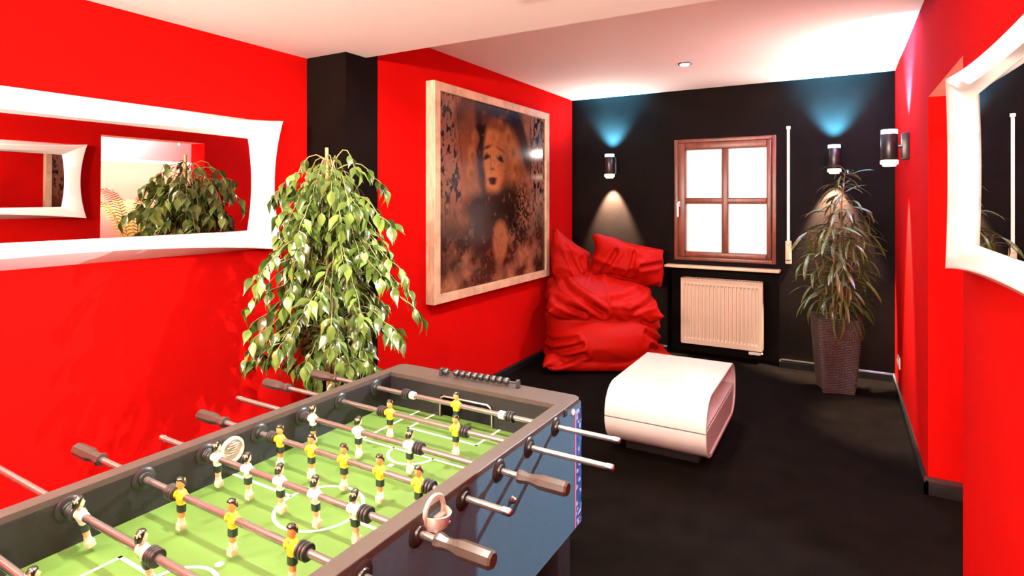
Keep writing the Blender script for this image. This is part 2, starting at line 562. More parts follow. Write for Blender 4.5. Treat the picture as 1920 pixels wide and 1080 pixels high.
gr.build('top_grille', M['radiator'], t, 0)
MB().cyl((0.30, 0.02, RZ0), (0.30, 0.02, RZ0 - 0.05), 0.011, 12).build('pipe', M['steel'], t)
MB().cyl((0.255, 0.02, RZ0), (0.255, 0.02, RZ0 - 0.05), 0.011, 12).build('pipe', M['steel'], t)
vb = MB()
vb.rbox((0.235, 0.0, RZ0 - 0.045), (0.335, 0.04, RZ0 - 0.02), 0.004)
vb.cyl((0.335, 0.02, RZ0 - 0.03), (0.350, 0.02, RZ0 - 0.03), 0.010, 12)
vb.build('valve', M['white_plastic'], t)
for bx in (-0.24, 0.24):
    MB().box((bx - 0.015, 0.074, 0.25), (bx + 0.015, ND - 0.001, 0.65)).build('bracket', M['radiator'], t)

# ------------------------------------------------------------------ sconces
def make_sconce(name, loc, rz, label):
    """local: wall is at y = +0.105, cylinder axis at the origin, z = 1.8 is the middle"""
    t = thing(name, loc, label, 'wall lamp', 'black up and down wall lamps', rz)
    b = MB()
    b.lathe([(0.044, -0.085), (0.047, -0.080), (0.047, 0.078), (0.044, 0.083)], 32)
    b.build('lamp_body', M['black_metal'], t)
    u = MB()
    u.lathe([(0.046, 0.083), (0.047, 0.086), (0.047, 0.108), (0.045, 0.112), (0.038, 0.112), (0.038, 0.100)], 32)
    u.build('upper_glass_ring', M['ring_cool'], t)
    d = MB()
    d.lathe([(0.047, -0.086), (0.050, -0.089), (0.050, -0.108), (0.047, -0.112), (0.038, -0.112), (0.037, -0.124), (0.030, -0.126)], 32)
    d.build('lower_glass_ring', M['ring_warm'], t)
    p = MB()
    p.rbox((-0.045, 0.066, -0.085), (0.045, 0.105, 0.085), 0.004)
    for zc in (-0.06, 0.06):
        p.cyl((0, 0.066, zc), (0, 0.062, zc), 0.006, 10)
    p.build('wall_plate', M['black_metal'], t)
    MB().cyl((0, 0.040, 0.0), (0, 0.07, 0.0), 0.010, 12).build('arm', M['black_metal'], t)
    return t


make_sconce('wall_sconce', (-1.99, 5.435, 1.80), 0, 'black cylinder wall lamp above the red bean bag')
make_sconce('wall_sconce', (-0.051, 5.435, 1.80), 0, 'black cylinder wall lamp just above the potted plant')
make_sconce('wall_sconce', (0.269, 4.45, 1.80), -PI / 2, 'black cylinder wall lamp on the red side wall')


def make_downlight(x, y, z, label):
    t = thing('recessed_downlight', (x, y, z), label, 'ceiling spot', 'recessed ceiling spots')
    r = MB()
    r.lathe([(0.037, -0.001), (0.050, -0.001), (0.051, -0.004), (0.048, -0.008), (0.040, -0.008), (0.037, -0.004)], 28, cap=False)
    r.build('trim_ring', M['chrome'], t)
    l = MB()
    l.lathe([(0.0365, -0.001), (0.0365, -0.008), (0.026, -0.016)], 24)
    l.build('lens', M['lens'], t)
    return t


make_downlight(-1.034, 4.465, 2.495, 'glowing ceiling spot in the rear ceiling above the white table')
for i, (x, y) in enumerate(FRONT_SPOTS):
    make_downlight(x, y, 2.297, ['ceiling spot in the low ceiling over the football table', 'ceiling spot in the low ceiling beside the weeping fig',
                                 'ceiling spot in the low ceiling near the passage', 'ceiling spot in the low ceiling by the left mirror',
                                 'ceiling spot in the low ceiling near the front wall'][i])
for i, ux in enumerate((-2.2, -0.9, 0.1)):  # made-up fixtures for the added fill lamps
    t = thing('uplighter', (ux, -1.33, 1.80), ['uplighter on the front wall, nearest the left wall', 'uplighter in the middle of the front wall',
                                               'uplighter on the front wall, nearest the right wall'][i], 'wall lamp', 'front wall uplighters')
    b = MB()
    b.lathe([(0.03, 0), (0.08, 0.03), (0.10, 0.09), (0.095, 0.09), (0.075, 0.035), (0.02, 0.012)], 28)
    b.build('bowl', M['white_plastic'], t)
    MB().rbox((-0.04, -0.27, -0.04), (0.04, -0.245, 0.06), 0.004).build('wall_plate', M['white_plastic'], t)
    MB().cyl((0, -0.25, 0.01), (0, -0.02, 0.01), 0.012, 12).build('arm', M['white_plastic'], t)

# electric outlet on the right wall
t = thing('wall_outlet', (XR, 5.13, 0.26), 'small cream wall outlet low on the red side wall', 'outlet')
MB().rbox((-0.010, -0.075, -0.04), (0.0, 0.075, 0.04), 0.003).build('outlet_plate', M['white_plastic'], t)
for dy in (-0.036, 0.036):
    MB().lathe([(0.022, 0), (0.022, 0.004), (0.019, 0.004), (0.018, 0.001)], 20, 0,
               Matrix.Translation((-0.010, dy, 0)) @ Matrix.Rotation(-PI / 2, 4, 'Y')).build('socket', M['sill'], t)

# ------------------------------------------------------------------ framed artwork
AY0, AY1, AZ0, AZ1 = 3.10, 4.846, 0.752, 2.262
t = thing('framed_portrait', (XP, (AY0 + AY1) / 2, (AZ0 + AZ1) / 2), 'large framed sepia portrait of a woman on the red wall', 'picture')
hw, hh = (AY1 - AY0) / 2, (AZ1 - AZ0) / 2
fwid, dep = 0.062, 0.076


def frame_bar(p, q, nin):
    """mitred bar between outer corners p, q (y, z), nin = inward direction"""
    (py, pz), (qy, qz) = p, q
    dy, dz = np.sign(qy - py), np.sign(qz - pz)
    pi = (py + nin[0] * fwid + dy * fwid, pz + nin[1] * fwid + dz * fwid)
    qi = (qy + nin[0] * fwid - dy * fwid, qz + nin[1] * fwid - dz * fwid)
    R = []
    for (o_, i_) in ((p, pi), (q, qi)):
        R.append([(0.001, *o_), (dep - 0.004, *o_), (dep, o_[0] * 0.997, o_[1] * 0.997), (dep, i_[0], i_[1]), (dep - 0.02, i_[0], i_[1]), (0.001, *i_)])
    return MB().rings(R)


cs = [(-hw, -hh), (hw, -hh), (hw, hh), (-hw, hh)]
for i, nin in enumerate(((0, 1), (-1, 0), (0, -1), (1, 0))):
    frame_bar(cs[i], cs[(i + 1) % 4], nin).build('frame_bar', M['oak'], t, 30)
MB().box((0.001, -hw + 0.03, -hh + 0.03), (0.03, hw - 0.03, hh - 0.03)).build('backing', M['dark'], t, 0)

# the print: colour computed on a fine grid (flat print), grain added by the material
NY, NZ_ = 190, 170
iy0, iy1, iz0, iz1 = -hw + fwid - 0.004, hw - fwid + 0.004, -hh + fwid - 0.004, hh - fwid + 0.004
gy, gz = np.meshgrid(np.linspace(iy0, iy1, NY), np.linspace(iz0, iz1, NZ_), indexing='ij')
wy, wz = gy + (AY0 + AY1) / 2, gz + (AZ0 + AZ1) / 2
rng = np.random.default_rng(5)


def fbm(y, z, sc, seed, oct=4, sy=1.0, sz=1.0):
    out = np.zeros(y.shape)
    amp, tot = 1.0, 0.0
    for o_ in range(oct):
        r_ = np.random.default_rng(seed + o_)
        G = r_.random((160, 160))
        a, b = (y * sc * sy * 2 ** o_) % 159, (z * sc * sz * 2 ** o_) % 159
        i, j = np.floor(a).astype(int), np.floor(b).astype(int)
        u, v = a - i, b - j
        u, v = u * u * (3 - 2 * u), v * v * (3 - 2 * v)
        out += amp * ((G[i, j] * (1 - u) + G[i + 1, j] * u) * (1 - v) + (G[i, j + 1] * (1 - u) + G[i + 1, j + 1] * u) * v)
        tot += amp
        amp *= 0.55
    return out / tot


def ell(cy, cz, ry, rz, soft=0.25, rot=0.0):
    a, b = wy - cy, wz - cz
    c_, s_ = math.cos(rot), math.sin(rot)
    a, b = a * c_ + b * s_, -a * s_ + b * c_
    d = np.sqrt((a / ry) ** 2 + (b / rz) ** 2)
    return np.clip((1 + soft - d) / (2 * soft), 0, 1)


col = np.ones((*wy.shape, 3)) * np.array([0.30, 0.165, 0.10])


def over(mask, c, k=1.0):
    global col
    m_ = np.clip(mask * k, 0, 1)[..., None]
    col = col * (1 - m_) + np.array(c) * m_


n1, n2, n3 = fbm(wy, wz, 6, 1), fbm(wy, wz, 22, 9), fbm(wy, wz, 55, 20, 3)
over(np.clip((n1 - 0.42) * 3, 0, 1), (0.15, 0.075, 0.045), 0.8)
low = np.clip((1.42 - wz) / 0.25, 0, 1)
over(low * np.clip((n1 - 0.25) * 3, 0, 1), (0.060, 0.028, 0.020), 0.95)
over(low * np.clip((n2 - 0.50) * 5, 0, 1), (0.20, 0.105, 0.075), 0.6)
# dark mass of hair and hat, light curls
over(ell(3.86, 2.08, 0.46, 0.24, 0.2), (0.045, 0.020, 0.016), 0.92)
over(ell(4.34, 1.98, 0.09, 0.30, 0.3, 0.5), (0.050, 0.024, 0.018), 0.9)
over(ell(3.56, 1.85, 0.14, 0.33, 0.3), (0.24, 0.115, 0.06), 0.8)
over(ell(3.70, 1.82, 0.06, 0.32, 0.35, 0.12), (0.035, 0.013, 0.010), 0.95)
over(ell(4.17, 1.72, 0.20, 0.33, 0.2, 0.2), (0.30, 0.15, 0.065), 0.9)
over(ell(4.27, 1.62, 0.10, 0.22, 0.4) * np.clip((n2 - 0.4) * 4, 0, 1), (0.16, 0.075, 0.035), 0.7)
# face
over(ell(3.90, 1.80, 0.165, 0.290, 0.14), (0.42, 0.225, 0.10), 0.95)
over(ell(3.89, 1.60, 0.115, 0.125, 0.25), (0.44, 0.245, 0.12), 0.8)
over(ell(4.05, 1.84, 0.075, 0.24, 0.7), (0.27, 0.135, 0.055), 0.6)
for cy, cz, rr in ((4.10, 1.98, 0.06), (4.18, 1.87, 0.065), (4.22, 1.74, 0.06), (4.20, 1.61, 0.06), (4.13, 1.50, 0.05), (3.98, 2.05, 0.05), (3.62, 1.92, 0.05), (3.57, 1.80, 0.05), (3.55, 1.67, 0.05)):
    over(ell(cy, cz, rr, rr * 1.25, 0.35), (0.37, 0.20, 0.085), 0.75)
    over(ell(cy + 0.02, cz - 0.02, rr * 0.5, rr * 0.6, 0.6), (0.15, 0.07, 0.03), 0.6)
over(ell(3.86, 2.06, 0.17, 0.05, 0.5, -0.15), (0.16, 0.07, 0.035), 0.8)
for cy, cz, rr in ((3.88, 1.95, 0.03), (3.95, 1.90, 0.032), (3.99, 1.96, 0.03)):
    over(ell(cy, cz, rr, rr, 0.6), (0.28, 0.135, 0.055), 0.6)
over(ell(3.785, 1.788, 0.048, 0.013, 0.5, 0.30), (0.025, 0.012, 0.010), 1)
over(ell(3.775, 1.800, 0.030, 0.016, 0.6, 0.5), (0.03, 0.014, 0.010), 0.9)
over(ell(3.985, 1.782, 0.052, 0.014, 0.5, -0.28), (0.025, 0.012, 0.010), 1)
over(ell(4.000, 1.795, 0.032, 0.016, 0.6, -0.45), (0.03, 0.014, 0.010), 0.9)
over(ell(3.790, 1.868, 0.052, 0.011, 0.7, 0.30), (0.07, 0.03, 0.015), 0.9)
over(ell(3.995, 1.862, 0.062, 0.010, 0.7, -0.25), (0.14, 0.06, 0.03), 0.85)
over(ell(3.862, 1.702, 0.030, 0.010, 0.7), (0.07, 0.03, 0.018), 0.9)
over(ell(3.840, 1.76, 0.010, 0.07, 0.7), (0.24, 0.115, 0.05), 0.6)
over(ell(3.868, 1.622, 0.062, 0.016, 0.4, 0.05), (0.075, 0.016, 0.018), 1)
over(ell(3.870, 1.598, 0.050, 0.022, 0.4), (0.105, 0.024, 0.026), 1)
over(ell(3.869, 1.611, 0.040, 0.0035, 0.6), (0.03, 0.01, 0.01), 0.8)
over(ell(3.90, 1.475, 0.12, 0.035, 0.6), (0.13, 0.06, 0.03), 0.7)
# dark collar, pale throat
over(ell(3.80, 1.40, 0.34, 0.12, 0.35), (0.045, 0.018, 0.013), 0.95)
over(ell(4.12, 1.44, 0.16, 0.16, 0.4), (0.050, 0.022, 0.015), 0.9)
over(ell(3.70, 1.22, 0.13, 0.20, 0.4), (0.04, 0.016, 0.012), 0.85)
over(ell(3.99, 1.13, 0.115, 0.16, 0.2), (0.34, 0.18, 0.095), 0.85)
over(ell(3.97, 0.98, 0.06, 0.22, 0.5), (0.26, 0.135, 0.08), 0.7)
over(ell(4.30, 1.33, 0.20, 0.26, 0.25) * np.clip((n3 - 0.40) * 6, 0, 1), (0.030, 0.016, 0.010), 0.95)
# scribbled side columns
colL = np.clip((3.36 + 0.10 * np.clip((2.0 - wz) / 0.5, 0, 1) - wy) / 0.03, 0, 1) * np.clip((wz - 1.25) / 0.25, 0, 1)
colR = np.clip((wy - 4.50) / 0.03, 0, 1) * np.clip((wz - 1.15) / 0.3, 0, 1)
for cm in (colL, colR):
    over(cm, (0.27, 0.17, 0.13), 0.7)
    over(cm * np.clip((fbm(wy, wz, 30, 77, 3, 1.5, 0.8) - 0.50) * 9, 0, 1), (0.020, 0.013, 0.012), 0.95)
over(np.clip(1 - np.abs(wy - 3.375 - (2.15 - wz) * 0.16) / 0.008, 0, 1) * (wz > 1.7), (0.05, 0.03, 0.02), 0.8)
over(np.clip(1 - np.abs(wy - 4.50) / 0.008, 0, 1) * (wz > 1.6), (0.03, 0.018, 0.015), 0.9)
over(np.clip((n3 - 0.60) * 6, 0, 1), (0.05, 0.03, 0.022), 0.35)
over(np.clip((0.36 - n2) * 8, 0, 1), (0.28, 0.18, 0.13), 0.35)
col = 0.36 * (np.clip(col, 0, 1) / 0.36) ** 1.55
col *= 0.80 * (0.82 + 0.36 * n3)[..., None]

pv = [(0.056, float(a), float(b)) for a, b in zip(gy.ravel(), gz.ravel())]
pf = [(i * NZ_ + j, (i + 1) * NZ_ + j, (i + 1) * NZ_ + j + 1, i * NZ_ + j + 1) for i in range(NY - 1) for j in range(NZ_ - 1)]
me = bpy.data.meshes.new('print')
me.from_pydata(pv, [], pf)
at = me.color_attributes.new('print', 'FLOAT_COLOR', 'POINT')
at.data.foreach_set('color', np.concatenate([col.reshape(-1, 3), np.ones((NY * NZ_, 1))], 1).ravel().astype(np.float32))
pm = mat('portrait_print', (0.3, 0.2, 0.1), 0.16, spec=0.3)
nt = pm.node_tree
an = nt.nodes.new('ShaderNodeAttribute')
an.attribute_name = 'print'
nt.links.new(an.outputs['Color'], nt.nodes['Principled BSDF'].inputs['Base Color'])
me.materials.append(pm)
link('print', me, t)


# ------------------------------------------------------------------ mirrors with pillow-shaped white frames
def make_mirror(label, loc, face, a, b, k, glass_rot=(0, 0)):
    """local: x out of the wall, y along, z up; face=+1 looks to +X, -1 to -X"""
    t = thing('wall_mirror', loc, label, 'mirror', 'white framed wall mirrors')
    n = 28
    P = 0.077 * k

    def loop(fa, fb, inx, inz, depth, bulge=0.0, bulgez=0.0, depth_c=None):
        """rectangle half sizes fa, fb; mid-sides pulled in by inx / inz (negative = pushed out)"""
        pts = []
        for side in range(4):
            for i in range(n):
                s = -1 + 2 * i / n
                w = 1 - s * s
                if side == 0:
                    y, z = fa * s, -(fb - inz * w)
                elif side == 1:
                    y, z = fa - inx * w, fb * s
                elif side == 2:
                    y, z = -fa * s, fb - inz * w
                else:
                    y, z = -(fa - inx * w), -fb * s
                d = depth if depth_c is None else depth * w + depth_c * (1 - w)
                pts.append((face * d, y, z))
        return pts

    wf = 0.195 * k
    wfz = 0.107 * k
    R = [loop(a - 0.02 * k, b - 0.004, 0.012 * k, 0.0, 0.0),
         loop(a - 0.004, b - 0.001, 0.05 * k, 0.050 * k, P * 0.90),
         loop(a, b, 0.055 * k, 0.058 * k, P),
         loop(a - 0.008 * k, b - 0.008 * k, 0.053 * k, 0.056 * k, P * 1.01),
         loop(a - wf * 0.62, b - wfz * 0.66, 0.022 * k, 0.030 * k, P * 0.74),
         loop(a - wf + 0.012 * k, b - wfz - 0.0 * k, -0.018 * k, -0.002 * k, P * 0.42),
         loop(a - wf, b - wfz - 0.006 * k, -0.022 * k, -0.004 * k, P * 0.30)]
    mb = MB()
    mb.rings(R if face < 0 else [r[::-1] for r in R], 0, None, False)
    mb.build('mirror_frame', M['frame_white'], t, 24)
    L = loop(a - wf - 0.0, b - wfz - 0.006 * k, -0.022 * k, -0.004 * k, 0.0)
    g = MB()
    g.rings([[(0.0, y, z) for _, y, z in L], [(face * 0.004, y, z) for _, y, z in L]])
    go = g.build('mirror_glass', M['mirror'], t, 0)
    go.location = (face * P * 0.30, 0, 0)
    go.rotation_euler = (0, glass_rot[0], glass_rot[1])
    MB().box((0, -a + wf * 0.5, -b + wfz * 0.6), (face * 0.010, a - wf * 0.5, b - wfz * 0.6)).build('backing_board', M['dark'], t, 0)
    return t


make_mirror('wide mirror in a curved white frame on the red wall behind the football table', (XL, 1.15, 1.539), 1, 0.995, 0.354, 1.0, (0.0125, -0.018))
make_mirror('mirror in a curved white frame on the right wall beside the passage', (XR, 1.53, 1.545), -1, 0.900, 0.321, 0.88)

# ------------------------------------------------------------------ football table
TT = thing('football_table', (-1.10, 0.983, 0), 'black table football table with a green pitch and chrome rods', 'football table', None, rad(-0.6))
OX, OYT, IX, IY = 0.372, 0.733, 0.332, 0.622
ZB, ZF, ZR, ZROD = 0.430, 0.712, 0.830, 0.796

# top rim: a ring plate with rounded outer corners
rim = bmesh.new()
outer = []
rc = 0.028
for cx, cy, a0 in ((OX - rc, -OYT + rc, -90), (OX - rc, OYT - rc, 0), (-OX + rc, OYT - rc, 90), (-OX + rc, -OYT + rc, 180)):
    for i in range(7):
        a = rad(a0 + 15 * i)
        outer.append((cx + rc * math.cos(a), cy + rc * math.sin(a)))
inner = []
for i, (x, y) in enumerate(outer):
    q = i // 7
    inner.append([(IX, -IY), (IX, IY), (-IX, IY), (-IX, -IY)][q])
rm = MB()
z0, z1 = ZR - 0.014, ZR
R = [[(x, y, z0) for x, y in outer], [(x, y, z1 - 0.0015) for x, y in outer],
     [(x * 0.997, y * 0.9985, z1) for x, y in outer], [(x, y, z1) for x, y in inner], [(x, y, z0) for x, y in inner], [(x, y, z0) for x, y in outer]]
rm.rings(R, 0, None, False)
rm.build('top_rim', M['laminate'], TT, 25)
rim.free()
for sx in (-1, 1):
    sp = MB()
    xa, xb = sx * (OX - 0.001), sx * IX
    sp.box((min(xa, xb), -OYT + 0.02, ZB), (max(xa, xb), OYT - 0.003, z0))
    o = sp.build('side_panel', [M['inner_wall'], M['blue_panel'], M['laminate']], TT, 0)
    for p in o.data.polygons:
        p.material_index = 1 if p.normal.x * sx > 0.5 else (2 if p.normal.z < -0.5 else 0)
for sy in (-1, 1):
    MB().box((-IX, min(sy * OYT, sy * (OYT - 0.018)), ZB), (IX, max(sy * OYT, sy * (OYT - 0.018)), z0)).build('end_panel', M['laminate'], TT, 0)
    # inner end board with the goal mouth
    ib = MB()
    ya, yb = sorted((sy * IY, sy * (IY + 0.014)))
    ib.box((-IX, ya, ZF - 0.012), (-0.105, yb, z0))
    ib.box((0.105, ya, ZF - 0.012), (IX, yb, z0))
    ib.box((-0.105, ya, 0.785), (0.105, yb, z0))
    ib.build('goal_board', M['inner_wall'], TT, 0)
    gb = MB()
    yc, yd = sorted((sy * (IY + 0.014), sy * (IY + 0.085)))
    gb.box((-0.107, sorted((sy * (IY + 0.080), sy * (IY + 0.085)))[0], 0.66), (0.107, sorted((sy * (IY + 0.080), sy * (IY + 0.085)))[1], 0.80))
    gb.box((-0.112, yc, 0.66), (-0.107, yd, 0.80))
    gb.box((0.107, yc, 0.66), (0.112, yd, 0.80))
    gb.build('goal_box', M['dark'], TT, 0)
    ga = MB()
    yy = sy * (IY - 0.004)
    pts = [(-0.105, yy, ZF + 0.002), (-0.105, yy, 0.765), (-0.100, yy, 0.778), (-0.088, yy, 0.785), (0.088, yy, 0.785), (0.100, yy, 0.778), (0.105, yy, 0.765), (0.105, yy, ZF + 0.002)]
    ga.tube(pts, 0.0035, 8)
    tag(ga.build('goal_arch', M['steel'], TT), 'chrome goal arch')
MB().box((-IX, -IY - 0.014, ZF - 0.012), (IX, IY + 0.014, ZF)).build('pitch', M['field'], TT, 0)
MB().box((-IX, -OYT + 0.02, ZB + 0.002), (IX, OYT - 0.02, ZB + 0.012)).build('bottom_board', M['laminate'], TT, 0)

# pitch lines: thin printed strips
zl = ZF + 0.0006
LW = 0.0085


def strip(p, q, w=LW):
    p, q = Vector((*p, zl)), Vector((*q, zl))
    d = (q - p).normalized() * (w / 2)
    nrm = Vector((-d.y, d.x, 0))
    MB().add([p - d - nrm, q + d - nrm, q + d + nrm, p - d + nrm], [(0, 1, 2, 3)]).build('pitch_line', M['field_line'], TT, 0)


def arc(cx, cy, r, a0, a1, n=40, w=LW):
    vs, fs = [], []
    for i in range(n + 1):
        a = rad(a0 + (a1 - a0) * i / n)
        vs += [(cx + (r - w / 2) * math.cos(a), cy + (r - w / 2) * math.sin(a), zl), (cx + (r + w / 2) * math.cos(a), cy + (r + w / 2) * math.sin(a), zl)]
    for i in range(n):
        fs.append((2 * i, 2 * i + 1, 2 * i + 3, 2 * i + 2))
    MB().add(vs, fs).build('pitch_arc', M['field_line'], TT, 0)


strip((-IX, 0), (-0.102, 0))
strip((0.108, 0), (IX, 0))
arc(0.003, 0.0, 0.103, 0, 360, 64)
for sy in (-1, 1):
    for hx, yl in ((0.200, 0.345), (0.133, 0.486)):
        strip((-hx, sy * 0.618), (-hx, sy * yl))
        strip((hx, sy * 0.618), (hx, sy * yl))
        strip((-hx, sy * yl), (hx, sy * yl))
    arc(0.003, sy * 0.349, 0.074, 180 if sy > 0 else 0, 360 if sy > 0 else 180, 30)
    n = 20
    vs = [(0.009 * math.cos(2 * PI * i / n), sy * 0.255 + 0.009 * math.sin(2 * PI * i / n), zl) for i in range(n)]
    MB().add(vs, [tuple(range(n))]).build('penalty_spot', M['field_line'], TT, 0)


# players ------------------------------------------------------------
def se_ring(cx, cy, z, rx, ry, p=2.6, n=16):
    out = []
    for i in range(n):
        a = 2 * PI * i / n
        c_, s_ = math.cos(a), math.sin(a)
        out.append((cx + rx * math.copysign(abs(c_) ** (2 / p), c_), cy + ry * math.copysign(abs(s_) ** (2 / p), s_), z))
    return out


def player_mesh(shirt, skin, mark):
    """rod along X at the origin, faces +Y"""
    m = MB()
    # boots + socks block, calves, shorts, torso, neck: one lofted body
    prof = [  # z, rx, ry, cy, p, material of the span above
        (-0.0740, 0.0080, 0.0075, 0.001, 5, 4), (-0.0725, 0.0092, 0.0088, 0.001, 5, 4), (-0.0600, 0.0092, 0.0085, 0.001, 5, 4),
        (-0.0585, 0.0080, 0.0066, 0.000, 4, 4), (-0.0470, 0.0072, 0.0056, 0.000, 3, 1), (-0.0400, 0.0078, 0.0060, 0.000, 3, 1),
        (-0.0345, 0.0086, 0.0066, 0.000, 3, 3), (-0.0340, 0.0104, 0.0080, 0.000, 3, 3), (-0.0190, 0.0104, 0.0080, 0.000, 3, 3),
        (-0.0175, 0.0100, 0.0078, 0.000, 2.6, 2), (-0.0120, 0.0112, 0.0088, 0.000, 2.4, 2), (-0.0020, 0.0140, 0.0106, 0.000, 2.4, 2),
        (0.0070, 0.0148, 0.0100, 0.000, 2.4, 2), (0.0115, 0.0125, 0.0084, 0.000, 2.3, 2), (0.0140, 0.0085, 0.0066, 0.000, 2.2, 2),
        (0.0155, 0.0055, 0.0054, 0.000, 2.1, 1), (0.0185, 0.0050, 0.0052, 0.0005, 2.1, 1), (0.0205, 0.0066, 0.0078, 0.001, 2.2, 1),
        (0.0240, 0.0080, 0.0092, 0.001, 2.2, 1), (0.0300, 0.0086, 0.0098, 0.0008, 2.2, 1), (0.0345, 0.0086, 0.0096, 0.0005, 2.2, 1), (0.0385, 0.0070, 0.0075, 0.0, 2.2, 1), (0.0400, 0.003, 0.0035, 0, 2, 1)]
    m.rings([se_ring(0, c, z, rx, ry, p) for z, rx, ry, c, p, _ in prof], [q[5] for q in prof[:-1]])
    # rod boss through the chest
    for sx in (-1, 1):
        m.lathe([(0.0095, 0), (0.0100, 0.010), (0.0092, 0.0165), (0.0070, 0.0175)], 18, 2, Matrix.Rotation(sx * PI / 2, 4, 'Y'))
    # V neck on the front
    m.add([(-0.0040, 0.0088, 0.0128), (0.0040, 0.0088, 0.0128), (0.0, 0.0108, 0.0040)], [(0, 2, 1)], 1)
    # nose and ears
    m.add([(-0.0016, 0.0104, 0.0245), (0.0016, 0.0104, 0.0245), (0, 0.0128, 0.0250), (0, 0.0106, 0.0300)], [(0, 1, 2), (1, 3, 2), (3, 0, 2)], 1)
    for sx in (-1, 1):
        m.rings([se_ring(sx * 0.0082, 0, z, r * 0.6, r, 2, 8) for z, r in ((0.0240, 0.0008), (0.0262, 0.0022), (0.0285, 0.0008))], 1)
    # hair cap: back of the head lower than the forehead, quiff at the front
    hr = []
    for t_ in np.linspace(0, 1, 8):
        ring = []
        for i in range(18):
            a = 2 * PI * i / 18
            c_, s_ = math.cos(a), math.sin(a)
            low = 0.0232 + 0.0140 * min(1, max(0, (s_ + 0.45) / 0.75))
            low += 0.0008 * math.sin(5 * a)
            top = 0.0432 + 0.0014 * s_
            z = low + (top - low) * math.sin(t_ * PI / 2)
            r = math.cos(t_ * PI / 2) ** 0.75
            wob = 1 + 0.05 * math.sin(7 * a)
            ring.append((0.0098 * c_ * r * wob, (0.0114 * s_) * r * wob + 0.0002, z))
        hr.append(ring)
    m.rings(hr, 0)
    # small dark mark: badge on the front, number on the back
    sy = 1 if mark == 'badge' else -1
    n = 8
    cx, cz, yb = (0.006, 0.0035, 0.0112) if mark == 'badge' else (0.0, 0.000, 0.0114)
    for i in range(n):
        if mark == 'number' and i in (1,):
            continue
        a0, a1 = 2 * PI * i / n, 2 * PI * (i + 1) / n
        q = []
        for a, r in ((a0, 0.0010), (a1, 0.0010), (a1, 0.0022), (a0, 0.0022)):
            q.append((cx + r * math.cos(a), sy * yb, cz - 0.004 + 1.3 * r * math.sin(a)))
        m.add(q, [(0, 1, 2, 3) if sy < 0 else (3, 2, 1, 0)], 3)
    return m.mesh('player', [M['hair'], M[skin], M[shirt], M['shorts'], M['boots']], 40)


PL_Y = player_mesh('yellow', 'skin', 'badge')
PL_W = player_mesh('shirt_white', 'skin_pale', 'number')
bm_ = MB()
XROT = Matrix.Rotation(PI / 2, 4, 'Y')
for i in range(3):
    x = (i - 1) * 0.0088
    bm_.lathe([(0.0068, x - 0.0040), (0.0152, x - 0.0036), (0.0168, x - 0.002), (0.0168, x + 0.002), (0.0152, x + 0.0036), (0.0068, x + 0.0040)], 24, 0, XROT)
bm_.lathe([(0.0068, -0.014), (0.0105, -0.013), (0.0105, 0.013), (0.0068, 0.014)], 20, 0, XROT)
BUMP = bm_.mesh('bumper', M['rubber'], 35)
st_ = MB()
st_.lathe([(0.0066, -0.010), (0.0115, -0.0095), (0.0125, -0.006), (0.0125, 0.006), (0.0115, 0.0095), (0.0066, 0.010)], 18, 0, XROT)
STOP = st_.mesh('rod_stop', M['shirt_white'], 35)
hm = MB()
hp = [(0.0075, 0.0), (0.0150, 0.001), (0.0165, 0.006), (0.0160, 0.012), (0.0128, 0.024), (0.0122, 0.034), (0.0150, 0.050), (0.0178, 0.060), (0.0172, 0.126), (0.0140, 0.131)]
hm.lathe(hp, 8, 0, XROT)
HANDLE = hm.mesh('handle', M['grip'], 25)
em = MB()
em.lathe([(0.0066, -0.001), (0.0086, 0.0), (0.0088, 0.012), (0.0078, 0.018), (0.0050, 0.0205)], 18, 0, XROT)
ENDCAP = em.mesh('end_cap', M['steel'], 40)
be = MB()
be.lathe([(0.0075, 0.0), (0.0270, 0.0), (0.0272, 0.002), (0.0240, 0.0045), (0.0160, 0.0052), (0.0145, 0.010), (0.0085, 0.011), (0.0078, 0.004)], 28, 0, XROT, cap=False)
BEAR = be.mesh('bearing', M['rubber'], 40)
FLIP = Matrix.Rotation(PI, 4, 'Z')
# name, y, team, figure x positions, bumpers, stops, left end, right end, rod angle
RODS = [
    (0.450, 'W', [-0.075], [0.225], [0.200], -0.560, 0.640, 16),
    (0.600, 'W', [-0.276, -0.035], [-0.305, 0.000], [], -0.740, 0.560, 12),
    (0.752, 'Y', [-0.177, 0.008, 0.192], [-0.209, 0.226], [], -0.655, 0.470, 0),
    (0.905, 'W', [-0.285, -0.162, -0.041, 0.078, 0.200], [-0.315, 0.232], [], -0.524, 0.546, 4),
    (1.062, 'Y', [-0.242, -0.117, 0.003, 0.125, 0.245], [-0.273, 0.276], [], -0.613, 0.475, 0),
    (1.212, 'W', [-0.287, -0.099, 0.090], [-0.314, 0.122], [], -0.634, 0.554, 2),
    (1.365, 'Y', [-0.118, 0.132], [-0.149, 0.163], [], -0.712, 0.590, 0),
    (1.527, 'Y', [0.017], [-0.191, 0.219], [-0.163, 0.190], -0.650, 0.548, 0)]
